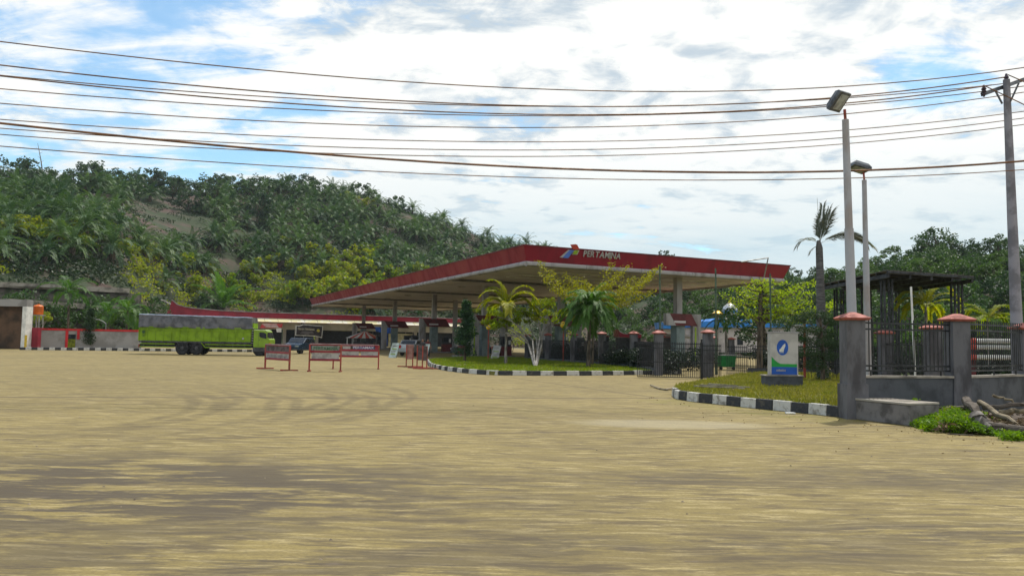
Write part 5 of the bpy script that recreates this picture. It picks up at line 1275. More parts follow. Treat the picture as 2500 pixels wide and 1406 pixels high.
# metal shelter
Hs = at(2165, 664, 31).z
S0 = at(2165, 664, 31); Rr = zp(2378, 678, Hs); Ll = zp(2008, 697, Hs)
sh = thing('steel_shelter', 'dark flat roofed steel shelter with purlins and lattice posts behind the right fence', 'shelter')
eu, ev = Rr - S0, Ll - S0
def spt(a, b_, dz=0): return S0 + eu * a + ev * b_ + Vector((0, 0, dz))
darkm = mat('shelter_steel', (.03, .033, .04), .6, .3, 3); shs = mat('shelter_sheet', (.10, .085, .075), .8, .2, 1.2)
for k in range(10):
    M_ = MB(); a0_, a1_ = k / 10 + .002, (k + 1) / 10 - .002; vs = [spt(a0_, 0, .05), spt(a1_, 0, .05), spt(a1_, 1, .05), spt(a0_, 1, .05)]; vs += [q + Vector((0, 0, .03)) for q in vs]
    M_.add(vs, [(0, 1, 2, 3), (7, 6, 5, 4), (0, 4, 5, 1), (1, 5, 6, 2), (2, 6, 7, 3), (3, 7, 4, 0)]); M_.build('roof_sheet', shs, sh)
for k in range(8): M_ = MB(); M_.beam(spt(.005, k / 7), spt(.995, k / 7), .07, .09); M_.build('purlin', darkm, sh)
for k in range(5): M_ = MB(); M_.beam(spt(.02 + .24 * k, .0, -.14), spt(.02 + .24 * k, 1, -.14), .09, .16); M_.build('rafter', darkm, sh)
for (a, b_) in ((.10, .12), (.92, .12), (.14, .9), (.88, .9), (.5, .9)):
    c_ = spt(a, b_)
    for dx in (-.16, .16):
        for dy in (-.14, .14): M_ = MB(); M_.beam(Vector((c_.x + dx, c_.y + dy, 0)), Vector((c_.x + dx, c_.y + dy, Hs - .22)), .07, .07, up=Vector((0, 1, 0))); M_.build('post_angle', darkm, sh)
    M_ = MB()
    for k in range(9): z_ = .3 + k * (Hs - .7) / 9; M_.beam((c_.x - .16, c_.y - .14, z_), (c_.x + .16, c_.y - .14, z_ + .3), .03, .03)
    M_.build('lacing', darkm, sh)
# pipe rack
pr_ = thing('pipe_rack', 'red framed rack of white pipes behind the railing at the far right', 'rack'); Yr = 25
for py in (832, 847, 872):
    a, b_ = at(2382, py, Yr), at(2478, py + 1, Yr); M_ = MB(); M_.tube([a, b_], .075, 10); M_.build('pipe', white, pr_, True)
    for q, s_ in ((a, -1), (b_, 1)): M_ = MB(); M_.tube([q, q + Vector((s_ * .13, 0, 0))], .085, 10); M_.build('pipe_end', lr_, pr_, True)
for px in (2374, 2486): q = at(px, 835, Yr + .15); M_ = MB(); M_.box((q.x - .10, q.y, 0), (q.x + .10, q.y + .15, q.z)); M_.build('upright', maroon, pr_)

# ================================================================ POLES, LAMPS, WIRES
def street_lamp(px, ybase_d, ytop, pxt, wb2, lab, headpts, depthY):
    g = thing('street_lamp', lab, 'street lamp', group='square headed pale steel lamps')
    Y = depthY; top = at(pxt, ytop, Y); base = at(px, 900, Y); base.z = 0
    k = (top - base) / max(.01, top.z)
    r0 = wb2 / F * Y / 2
    M_ = MB(); mid = base + (top - base) * .62; M_.tube([base, mid], [r0, r0 * .9], 12); M_.tube([mid + Vector((0, 0, -.02)), top], [r0 * .78, r0 * .68], 12); M_.lathe([(r0 * 1.7, 0), (r0 * 1.7, .03)], base, 10); M_.build('pole', polem, g, True)
    M_ = MB(); M_.tube([top, top + Vector((-.02, 0, .28))], r0 * .3, 8); M_.build('neck', rustred, g, True)
    return g, top + Vector((-.02, 0, .28))
polem = mat('lamp_pole_paint', (.33, .33, .36), .55, .22, 2.2, .1, col2=(.33, .29, .28), stretch=(1, 1, .4))
housing = mat('lamp_housing', (.09, .10, .12), .5, .2, 3); lens = mat('lamp_glass', (.34, .38, .40), .15, .15, 5, spec=.8)
def lamp_head(g, c, w, d, h, yaw, pitch, rol):
    Rm = Matrix.Rotation(yaw, 3, 'Z') @ Matrix.Rotation(pitch, 3, 'X') @ Matrix.Rotation(rol, 3, 'Y')
    def T(x, y, z): return c + Rm @ Vector((x, y, z))
    M_ = MB(); b1_ = [(-w/2, -d/2, 0), (w/2, -d/2, 0), (w/2, d/2, 0), (-w/2, d/2, 0)]; t1_ = [(-w*.36, -d*.36, h), (w*.36, -d*.36, h), (w*.36, d*.36, h), (-w*.36, d*.36, h)]
    m1_ = [(x, y, h * .45) for x, y, z in b1_]
    M_.add([T(*q) for q in b1_ + m1_ + t1_], [(3, 2, 1, 0), (0, 1, 5, 4), (1, 2, 6, 5), (2, 3, 7, 6), (3, 0, 4, 7), (4, 5, 9, 8), (5, 6, 10, 9), (6, 7, 11, 10), (7, 4, 8, 11), (8, 9, 10, 11)]); M_.build('lamp_housing', housing, g, bevel=.01)
    M_ = MB(); q = [(-w*.34, -d*.38, -.004), (w*.34, -d*.38, -.004), (w*.34, d*.38, -.004), (-w*.34, d*.38, -.004)]; q2 = [(x, y, -.014) for x, y, z in q]
    M_.add([T(*a) for a in q + q2], [(0, 1, 2, 3), (7, 6, 5, 4), (0, 4, 5, 1), (1, 5, 6, 2), (2, 6, 7, 3), (3, 7, 4, 0)]); M_.build('lens', lens, g)
g_, hp = street_lamp(2086, 0, 293, 2064, 24, 'near tall street lamp with tilted square head, rising behind the first red capped pillar', None, 20.5)
lamp_head(g_, hp + Vector((-.16, -.12, .16)), .62, .56, .2, R(36), R(-50), R(-8))
g_, hp = street_lamp(2120, 0, 440, 2110, 16.5, 'farther street lamp with flat tilted head, just right of the near tall one', None, 29)
lamp_head(g_, hp + Vector((-.2, 0, .12)), .72, .6, .24, R(10), R(-6), R(14))
# globe lamps
for px, py, r_, pb, lab in ((1376, 793, 8.6, (1375, 889), 'near yellow globe lamp on a thin brown post in the island grass'), (1193, 799, 6.4, None, 'far yellow globe lamp left of the bent white trunked tree')):
    Y = dg(*pb) if pb else 58.5; c_ = at(px, py, Y); rr = r_ / F * Y; g = thing('globe_lamp', lab, 'lamp')
    M_ = MB(); M_.lathe([(rr * math.sin(a), -rr * math.cos(a)) for a in [math.pi * k / 12 for k in range(1, 12)]], c_, 20); M_.build('globe', mat('amber_globe', (.78, .50, .02), .35, .10, 3), g, True)
    M_ = MB(); M_.tube([(c_.x, c_.y, .1), (c_.x, c_.y, c_.z - rr * .9)], .045, 8); M_.lathe([(.12, 0), (.12, .06)], (c_.x, c_.y, .18), 8); M_.build('post', rustred, g, True)
    M_ = MB(); M_.lathe([(rr * .5, -rr * .98), (rr * .5, -rr * .8)], c_, 10); M_.build('holder', black, g)
# slim green poles in front of the canopy, right half
for px, yt, lab in ((1611, 650, 'slim green flag pole right of the golden tree'), (1747, 655, 'slim green flag pole standing over the gate'), (1880, 668, 'slim green flag pole left of the tall bare palm')):
    Y = 42; top = at(px, yt, Y); M_ = MB(); M_.tube([(top.x + .05, Y, 0), top], [.055, .045], 8); tag(M_.build('flag_pole', mat('pole_green', (.07, .11, .07), .6, .2, 3)), lab, 'pole')
pw_ = at(2224, 700, 27); M_ = MB(); M_.tube([(pw_.x + .12, 27, 0), pw_], .035, 8); tag(M_.build('thin_pole', white), 'thin white pole in front of the steel shelter', 'pole')
# straight cable from the canopy edge down to the right
# utility pole
uY = 23.0; ub = at(2488, 900, uY); ub.z = 0; ut = at(2457, 195, uY)
ug = thing('utility_pole', 'tall grey concrete utility pole with crossarm at the right edge', 'utility pole')
M_ = MB(); M_.tube([ub, ut], [.185, .095], 12); M_.build('pole', mat('pole_concrete', (.26, .25, .285), .9, .15, 2, .2), ug, True)
ca0, ca1 = at(2398, 231, uY - .4), at(2545, 178, uY + 1.3)
M_ = MB(); M_.beam(ca0, ca1, .09, .11); M_.build('crossarm', housing, ug)
ins = mat('insulator_brown', (.05, .03, .05), .3, .2, 4)
def insul(p, name='insulator'):
    M_ = MB(); M_.lathe([(.03, -.05), (.035, 0), (.075, .02), (.05, .07), (.08, .10), (.05, .15), (.075, .18), (.04, .24), (.03, .3)], p, 10); M_.build(name, ins, ug, True)
insul(ca0 + Vector((.05, 0, -.02))); insul(ut + Vector((0, 0, -.12))); insul(ca1 + Vector((-.1, 0, 0)))
for pa_, pb_ in (((2430, 222), (2447, 254)), ((2487, 204), (2467, 248))): M_ = MB(); M_.beam(at(*pa_, uY - .1), at(*pb_, uY - .1), .04, .04); M_.build('brace', housing, ug)
# wires: real sagging spans in vertical planes that follow the pole line
WX = [0, 500, 1000, 1500, 2000, 2500]
wires = [('topmost thin wire crossing the sky', [101.6, 159.7, 199.6, 222.8, 215.7, 165.3], .016, .7, None),
 ('second wire from the top, running to the insulator on the pole top', [159, 213, 247, 260.3, 242.5, 181], .018, 0, 2457),
 ('third wire, crossing under the second at mid span', [184, 228, 252, 261, 243.8, 199], .014, .5, None),
 ('fourth wire, ending on the left crossarm insulator', [186, 236.6, 269.9, 281.3, 257.4, 195], .018, -.4, 2397),
 ('fifth wire from the top', [217, 255.7, 277.4, 282.4, 262.4, 210.8], .014, .6, None),
 ('sixth wire from the top', [252.5, 289, 308.2, 309.7, 284.2, 225.6], .014, .7, None),
 ('uppermost of the three evenly spaced middle wires', [291.7, 325.3, 343.4, 344.5, 323.4, 272.2], .013, .8, None),
 ('middle one of the three evenly spaced middle wires', [313.3, 346.7, 363.9, 363.9, 341.6, 288.6], .013, .85, None),
 ('lowest of the three evenly spaced middle wires', [328.5, 362.2, 379.8, 379.6, 356.8, 304.3], .013, .9, None),
 ('thick black cable sagging lowest but one', [301, 353, 392, 416.7, 419.4, 393.3], .030, -.35, None),
 ('lowest thin wire under the thick cable', [357, 395.2, 422.4, 437.9, 437.6, 414.5], .013, -.3, None)]
wirem = mat('wire_black', (.17, .075, .028), .6, .2, 2)
for lab, ys, r_, dy, endpx in wires:
    Pp = []
    for px, py in zip(WX, ys):
        d = ray(px, py); o_ = Vector((0, 0, CAM_H)); s_ = (uY + dy - .10 * 14.8) / (d.y - .10 * d.x); Pp.append(o_ + d * s_)
    xs_ = [p.x for p in Pp]; cf = np.polyfit(xs_, [p.z for p in Pp], 3)
    x1 = 34 if endpx is None else ((at(endpx, 200, uY).x)); x0_ = -34
    pts = [Vector((x, uY + dy - 1.48 + .10 * x, np.polyval(cf, x) if -16 <= x <= 17 else (np.polyval(cf, -16 if x < 0 else 17) + (x + 16 if x < 0 else x - 17) * np.polyval(np.polyder(cf), -16 if x < 0 else 17)))) for x in np.linspace(x0_, x1, 61)]
    M_ = MB(); M_.tube(pts, r_, 6); tag(M_.build('overhead_wire', wirem, None, True), lab, 'wire')
M_ = MB(); e0 = ut + Vector((.05, 0, .15)); M_.tube([e0, at(2500, 200, uY - .3), at(2560, 240, uY - 1)], .016, 5); tag(M_.build('overhead_wire', wirem), 'short wire falling to the right from the pole top', 'wire')
M_ = MB(); M_.tube([ca0 + Vector((.05, 0, .27)), at(2450, 232, uY - .5), at(2560, 285, uY - .9)], .016, 5); tag(M_.build('overhead_wire', wirem), 'short wire falling to the right from the left crossarm insulator', 'wire')

# ================================================================ NEAR PLANTS
def palm_tree(name, px, pyc, base, n, L, droop, e0, e1, nl, ll, wd, m, lab, tr=.09, seed=1, az=None, barkm=BARKG, vee=.35, hang=.3, Y=None, cat='palm', seglean=.0):
    Y = Y or dg(*base); c_ = at(px, pyc, Y); b_ = at(base[0], 800, Y); b_.z = 0
    g = thing(name, lab, cat); rs = np.random.RandomState(seed)
    V, Q = fronds(rs, n, L, droop, e0, e1, nl, ll, wd, tuple(c_), vee=vee, az=az, hang=hang); npmesh('crown', V, Q, m, g)
    M_ = MB(); M_.tube([b_, b_.lerp(c_, .3), b_.lerp(c_, .92) , c_ + Vector((0, 0, .1))], [tr * 1.35, tr, tr * .85, tr * .5], 10); M_.build('trunk', barkm, g, True); return g
palm_tree('areca_palm', 1237, 752, (1236, 882), 13, 2.3, 1.25, 80, 30, 46, .62, .10, G_ARECA, 'yellow green palm with two high arching fronds at the left of the island', .08, 3, Y=48.5, az=[2.8, .25, 3.0, .1, 3.4, -.3, 2.6, .4, 3.2, 0, 1.6, -1.5, 2.3])
palm_tree('fan_palm', 1440, 757, (1437, 891), 34, 2.05, 1.0, 76, -16, 40, .58, .075, G_PALM, 'deep green palm with dense drooping crown on the traffic island', .11, 5, barkm=BARK, hang=.5, Y=45.5)
palm_tree('areca_palm', 2260, 752, (2262, 900), 9, 2.0, 1.3, 74, 22, 44, .44, .08, G_ARECA, 'golden green palm with curled fronds behind the shelter posts', .07, 8, Y=37, az=[2.4, .2, 2.0, -.1, 3.2, -.5, 1.0, 3.6, .6])
palm_tree('areca_palm', 2410, 785, (2412, 900), 9, 1.6, 1.3, 72, 20, 40, .42, .08, G_ARECA, 'golden palm with curled fronds beside the utility pole', .06, 9, Y=34, az=[2.3, .1, 1.8, .4, 3.0, -.4, 3.7, 1.2, -.8])
palm_tree('small_palm', 1772, 785, (1775, 880), 10, 2.2, 1.1, 70, 10, 24, .6, .10, G_PALM, 'small dark palm in front of the blue roof by the green bin', .12, 12, Y=60)
palm_tree('coconut_palm', 545, 752, (548, 850), 17, 7.4, .55, 80, 10, 34, 1.5, .24, G_PALM, 'large coconut palm rising behind the office roof above the truck', .25, 13, Y=147, barkm=BARK)
palm_tree('coconut_palm', 312, 760, (310, 852), 12, 2.6, 1.0, 70, -25, 24, .85, .12, G_PALM, 'ragged drooping palm at the rear end of the truck', .13, 14, Y=81, barkm=BARK)
palm_tree('coconut_palm', 168, 715, (168, 812), 12, 3.2, .9, 70, 0, 22, .9, .13, G_PALM, 'left palm leaning over the terrace beams', .13, 15, Y=87, barkm=BARK)
palm_tree('coconut_palm', 265, 770, (265, 850), 11, 2.6, .9, 75, 5, 22, .8, .12, G_PALM, 'low palm behind the boundary wall beside the street lamp', .13, 16, Y=84, barkm=BARK)
# tall bare palm with few wind blown fronds
Yp = dg(2003, 936) ; c_ = at(2000, 597, Yp); g = thing('tall_palm', 'tall bare palm with a few ragged wind blown fronds against the sky', 'palm')
G_RAG = leafmat('leaf_ragged', (.085, .095, .06), (.15, .15, .085), (.20, .16, .07), .3)
Vs = []
for (az_, el, L_, dr, nl, ll) in ((.15, 82, 2.0, .10, 40, .85), (2.9, 88, 2.1, .02, 26, .30), (-.05, 36, 2.5, .80, 44, .95), (-.35, 28, 2.2, .7, 38, .85), (-.12, 40, 2.5, .9, 40, .95), (.1, 31, 2.7, .7, 42, .9), (3.2, 42, 1.2, 1.2, 22, .6), (.3, 66, 1.65, .22, 34, .9), (3.0, -30, .6, .5, 10, .4), (.0, 76, 1.8, .16, 36, .85)):
    rs = np.random.RandomState(int(az_ * 10) + 50); V, Q = fronds(rs, 1, L_, dr, el, el, nl, ll, .055, tuple(c_), az=[az_], vee=.1, hang=.25); Vs.append(V)
V = np.concatenate(Vs); npmesh('crown', V, quads(len(V) // 4), G_RAG, g)
b_ = at(2008, 800, Yp); b_.z = 0; r_ = 11.0 / F * Yp; M_ = MB(); M_.tube([b_, b_.lerp(c_, .35), b_.lerp(c_, .75), c_ + Vector((0, 0, -.15)), c_ + Vector((-.03, 0, .18))], [r_ * 1.35, r_ * 1.1, r_ * .85, r_ * .75, r_ * .4], 14); M_.build('trunk', mat('palm_bark', (.12, .115, .115), .9, .25, 4, .5, stretch=(.6, .6, 5), col2=(.07, .065, .07)), g, True)

# frangipani: pale bent stems forking to leaf tufts
def forked(name, lab, base, spec, leafm, tuft_n, tuft_r, ll, lw, barkm, seed):
    rs = np.random.RandomState(seed); Y = dg(*base); b_ = gp(*base, .15); g = thing(name, lab, 'tree'); M_ = MB(); tips = []
    for chain in spec:
        P = [b_ + Vector((0, 0, -.1))] + [at(px, py, Y + dy) for px, py, dy in chain[0]]; rr = chain[1]
        M_.tube(P, [rr * (1 - .6 * i / (len(P) - 1)) for i in range(len(P))], 7)
        end = P[-1]; pv = P[-2]; d = (end - pv).normalized()
        for k in range(6):
            q = end + Vector((rs.normal(0, .42), rs.normal(0, .42), abs(rs.normal(.25, .25)))); s0 = pv.lerp(end, rs.uniform(.4, 1)); M_.tube([s0, s0.lerp(q, .5) + Vector((0, 0, -.08)), q], [rr * .42, rr * .33, rr * .25], 5); tips.append(q)
        tips.append(end)
    M_.build('trunk', barkm, g, True)
    C = np.concatenate([ball_pts(tuft_n, np.array(q) + [0, 0, .08], (tuft_r, tuft_r, tuft_r * .7), rs, .2) for q in tips]); V, Q = leaf_quads(C, ll, lw, .2, rs); npmesh('crown', V, Q, leafm, g); return g
G_FR = leafmat('leaf_frangipani', (.17, .25, .008), (.30, .34, .01), (.38, .32, .015), .5)
forked('frangipani_tree', 'bent white trunked tree with yellow green leaf tufts on the traffic island', (1307, 896), [
    ([(1299, 872, 0), (1287, 832, -.2), (1270, 816, -.4), (1240, 797, -.4)], .085), ([(1302, 862, 0), (1291, 842, 0), (1277, 815, .5), (1262, 790, .6)], .075), ([(1316, 868, 0), (1322, 842, .1), (1322, 812, .2), (1308, 782, .3)], .085),
    ([(1321, 845, 0), (1324, 815, -.2), (1335, 797, -.3), (1354, 786, -.3)], .07), ([(1312, 866, .2), (1310, 830, .6), (1296, 806, 1.0), (1290, 770, 1.0)], .07), ([(1322, 842, -.1), (1324, 810, -.3), (1330, 780, -.4), (1342, 752, -.4)], .06), ([(1290, 840, -.3), (1258, 818, -.5), (1228, 812, -.6), (1206, 802, -.6)], .055), ([(1300, 830, -.5), (1270, 800, -.9), (1250, 785, -1.0), (1225, 775, -1)], .05), ([(1318, 820, .3), (1318, 790, .7), (1320, 770, .8), (1315, 756, .8)], .055)],
    G_FR, 34, .27, .24, .11, mat('frangipani_bark', (.27, .25, .235), .8, .2, 3, .2), 31)

# layered trees: long horizontal limbs carrying flat leaf sheets
def layered(name, lab, base, Y, limbs, m, nl, ll, lw, seed, trunk_top, barkm=BARK, tr=.14, thick=.12, spread=.35, up_y=0):
    rs = np.random.RandomState(seed); g = thing(name, lab, 'tree'); b_ = at(base[0], 800, Y); b_.z = 0; tt3 = at(*trunk_top, Y); M_ = MB(); M_.tube([b_, b_.lerp(tt3, .5), tt3], [tr, tr * .8, tr * .45], 9); C = []
    for (s_, px, py, dy) in limbs:
        st = b_.lerp(tt3, s_); en = at(px, py + up_y, Y + dy); md = st.lerp(en, .5) + Vector((0, 0, -.12 * (en - st).length * (1 if en.z > st.z + .3 else .2))); P = [st, md, en]; M_.tube(P, [tr * .36, tr * .22, tr * .08], 6)
        L = (en - st).length; k = int(nl * L / 2.5)
        for q in range(k):
            f = rs.uniform(.10, 1.04); p = st.lerp(md, f * 2) if f < .5 else md.lerp(en, (f - .5) * 2); w = spread * (1.0 - .55 * f)
            C.append(np.array(p) + [rs.normal(0, w * .8), rs.normal(0, w * 1.3), rs.normal(.06, thick)])
    M_.build('trunk', barkm, g, True); V, Q = leaf_quads(np.array(C), ll, lw, .35, rs); npmesh('crown', V, Q, m, g); return g
layered('golden_tree', 'golden leaved tree with long upward branches in front of the canopy sign', (1447, 890), 48, [(.9, 1318, 640, .5), (.9, 1322, 664, -.6), (.85, 1335, 688, .8), (.95, 1380, 668, .7), (1, 1400, 680, -.8), (1, 1478, 690, -1.0), (1, 1505, 668, .8), (.9, 1600, 655, -.2), (.95, 1545, 678, .9), (.85, 1585, 680, -.8), (.85, 1612, 650, .6), (.85, 1594, 708, .3), (.8, 1560, 712, -.9), (1, 1440, 694, 1.0), (.9, 1380, 700, -1.2), (.95, 1520, 702, 1.2), (1, 1430, 684, -.2), (1, 1500, 690, .1), (1, 1415, 674, .1), (.9, 1350, 706, .2), (.9, 1536, 700, .2), (.95, 1405, 702, .8), (1, 1495, 640, .2), (1, 1530, 648, -.4)], G_GOLD, 270, .12, .07, 33, (1450, 722), tr=.08, thick=.09, spread=.36, up_y=5)
layered('terminalia_tree', 'spreading tree in flat yellow green layers left of the tall bare palm', (1854, 880), 46, [(.75, 1768, 722, .4), (.8, 1790, 704, -.8), (.9, 1812, 694, .6), (.95, 1845, 688, -.5), (1, 1880, 688, .8), (.95, 1920, 692, 0), (.9, 1960, 696, .7), (.85, 1990, 690, -.6), (.8, 1950, 712, -1), (.8, 1985, 718, .6), (.7, 1975, 740, 0), (.65, 1930, 755, -.8), (.75, 1900, 715, 1.2), (.6, 1940, 740, 1), (.6, 1790, 742, -.6), (.85, 1830, 712, 1.4), (.55, 1825, 765, .5), (.9, 1870, 700, -1.4), (.7, 2040, 740, .5), (.6, 2030, 752, -.3), (.55, 1905, 762, .3)], leafmat('leaf_terminalia', (.24, .32, .008), (.38, .42, .010), (.12, .19, .01), .55), 190, .15, .09, 34, (1858, 690), tr=.2, thick=.09, spread=.42)
tree2 = make_tree('mid_tree', 'dark green round tree under the layered yellow green tree', 'tree', 4.6, (2.6, 2.2, 1.5), G_DARK, 141, 30, 60, .22, .13); tree2.location = (at(1865, 800, 50).x, 50, 0)
# layered conifer bush in front
gcb = thing('layered_bush', 'dark layered juniper bush between the blue sign and the near pillar', 'shrub'); Yc = dg(2008, 942); rs = np.random.RandomState(17); C = []; M_ = MB(); bb_ = at(2008, 900, Yc); bb_.z = 0; tp3 = at(2002, 775, Yc); M_.tube([bb_, bb_.lerp(tp3, .5) + Vector((.08, 0, 0)), tp3], [.10, .07, .04], 7)
G_JUN = leafmat('leaf_juniper', (.012, .035, .014), (.035, .075, .02), (.055, .10, .02), .2)
for px, py, wx_, wz in ((1915, 790, 34, 14), (1950, 778, 22, 10), (1990, 768, 36, 12), (2025, 785, 22, 12), (1975, 805, 34, 14), (2018, 815, 32, 14), (1948, 826, 30, 12), (1998, 835, 42, 14), (2035, 842, 22, 14), (1968, 858, 36, 14), (2015, 868, 38, 14), (1990, 890, 30, 16), (2010, 915, 20, 24), (2010, 935, 16, 12)):
    c_ = at(px, py, Yc + rs.uniform(-.35, .35)); sx_, sz_ = wx_ / F * Yc, wz / F * Yc; M_.tube([bb_.lerp(tp3, min(1, max(0, c_.z / tp3.z * .85))), c_], [.035, .015], 5); C.append(ball_pts(int(1500 * sx_), c_, (sx_, sx_ * .8, sz_), rs, .35))
V, Q = leaf_quads(np.concatenate(C), .085, .03, -.2, rs); npmesh('crown', V, Q, G_JUN, gcb); M_.build('trunk', BARK, gcb, True)
# slim dark tree and others
def column_tree(px, py, base, w, lab, m, seed, Y=None):
    Y = Y or dg(*base); top = at(px, py, Y); g = thing('slim_tree', lab, 'tree'); rs = np.random.RandomState(seed); b_ = at(base[0], 800, Y); b_.z = 0; W_ = w / F * Y / 2; C = []
    for k in range(64):
        f = rs.uniform(.17, 1); rr = W_ * (1.0 - .75 * max(0, (f - .45) / .55)) * rs.uniform(.5, 1); a = rs.uniform(0, 6.28); C.append(ball_pts(90, (b_.x + (top.x - b_.x) * f + rr * .6 * math.cos(a), Y + rr * .6 * math.sin(a), top.z * f), (rr * .6 + .1, rr * .6 + .1, .28), rs, .2))
    V, Q = leaf_quads(np.concatenate(C), .16, .08, .1, rs); npmesh('crown', V, Q, m, g); M_ = MB(); M_.tube([b_, (top.x, Y, top.z * .9)], [.10, .03], 7); M_.build('trunk', BARK, g, True)
column_tree(1140, 737, (1136, 877), 64, 'slim dark evergreen standing before the canopy columns', leafmat('leaf_evergreen', (.02, .06, .025), (.04, .10, .035), (.06, .13, .03), .3), 71, Y=52)
column_tree(222, 754, (220, 852), 38, 'dark weeping conifer in front of the grey boundary wall', G_JUN, 72, Y=77.5)
yt = make_tree('yellow_tree', 'small yellow green leaning tree below the orange tank', 'tree', 3.6, (1.5, 1.2, 1.0), G_YEL, 151, 16, 60, .2, .12, bark=BARKG, clr=.4); yt.location = (at(92, 800, 78).x, 78, .1)
oi = make_tree('autumn_bush', 'dark orange brown bush before the brown wall at the left edge', 'shrub', 2.4, (2.0, 1.0, 1.0), leafmat('leaf_rust', (.16, .05, .01), (.07, .06, .02), None, .2), 152, 12, 40, .2, .12); oi.location = (at(14, 800, 76.6).x, 76.4, 0)
gb2 = make_tree('round_bush', 'grey green round bush against the boundary wall under the orange tank', 'shrub', 1.9, (.8, .7, .8), G_DARK, 153, 12, 50, .16, .1); gb2.location = (at(93, 830, 77.4).x, 77.2, 0)

# ================================================================ CARS AND PEOPLE
def car(p, yaw, paint, lab, hatch=True):
    g = thing('parked_car', lab, 'car', (p.x, p.y, 0), yaw); L_, W_, H_ = 3.9, 1.62, 1.48
    prof = [(-1.95, .32), (-1.93, .75), (-1.80, 1.02), (-1.55, 1.08), (-1.25, 1.44), (.35, 1.48), (.98, 1.02), (1.75, .90), (1.93, .70), (1.95, .32)]
    M_ = MB(); M_.ext(prof, -W_ / 2, W_ / 2); body = M_.build('body', paint, g, bevel=.07)
    for s_ in (-1, 1):
        y0, y1 = (s_ * W_ / 2 + (0 if s_ > 0 else -.012), s_ * W_ / 2 + (.012 if s_ > 0 else 0))
        M_ = MB(); M_.ext([(-1.42, 1.10), (-1.18, 1.39), (-.42, 1.41), (-.42, 1.08)], y0, y1); M_.build('side_window', glassd, body)
        M_ = MB(); M_.ext([(-.34, 1.08), (-.34, 1.41), (.30, 1.43), (.82, 1.06)], y0, y1); M_.build('side_window', glassd, body)
        M_ = MB(); M_.cbox((1.9, s_ * .58, .72), (.14, .34, .14)); M_.build('headlight', lens, body); M_ = MB(); M_.cbox((-1.92, s_ * .62, .85), (.08, .22, .28)); M_.build('tail_light', mat('tail_red', (.6, .02, .02), .3), body)
        for x in (-1.25, 1.22): wheel(x, s_ * .70, .30, .2, g, s_)
    M_ = MB(); M_.add([(.40, -.70, 1.44), (.40, .70, 1.44), (1.0, .74, 1.03), (1.0, -.74, 1.03)] , [(0, 1, 2, 3)]); M_.v = [(a + .015, b_, c_ + .015) for a, b_, c_ in M_.v]; M_.build('windscreen', glassd, body)
    M_ = MB(); M_.add([(-1.28, -.68, 1.40), (-1.28, .68, 1.40), (-1.56, .72, 1.1), (-1.56, -.72, 1.1)], [(3, 2, 1, 0)]); M_.v = [(a - .02, b_, c_ + .01) for a, b_, c_ in M_.v]; M_.build('rear_window', glassd, body)
    M_ = MB(); M_.box((1.93, -.7, .36), (2.0, .7, .5)); M_.build('bumper', darkgrey, body); M_ = MB(); M_.box((2.0, -.24, .42), (2.01, .24, .54)); M_.build('number_plate', black, body)
    return g
car(gp(732, 863), R(-100), mat('car_dark_blue', (.008, .028, .06), .35, .08, 1, spec=.35), 'dark blue car between the leftmost barrier and the green lettered barrier')
car(gp(1003, 868) + Vector((.4, 0, 0)), R(70), mat('car_silver', (.35, .36, .37), .25, .08, 1, metal=.3), 'silver car with red tail lamp behind the stacked barriers')
car(gp(1152, 870), R(175), mat('car_black', (.015, .02, .03), .25, .08, 1, spec=.6), 'dark car parked behind the slim evergreen')
car(gp(1372, 866), R(10), mat('car_pearl', (.30, .32, .34), .25, .08, 1, metal=.3), 'pale car glimpsed through the fence beside the near globe lamp')

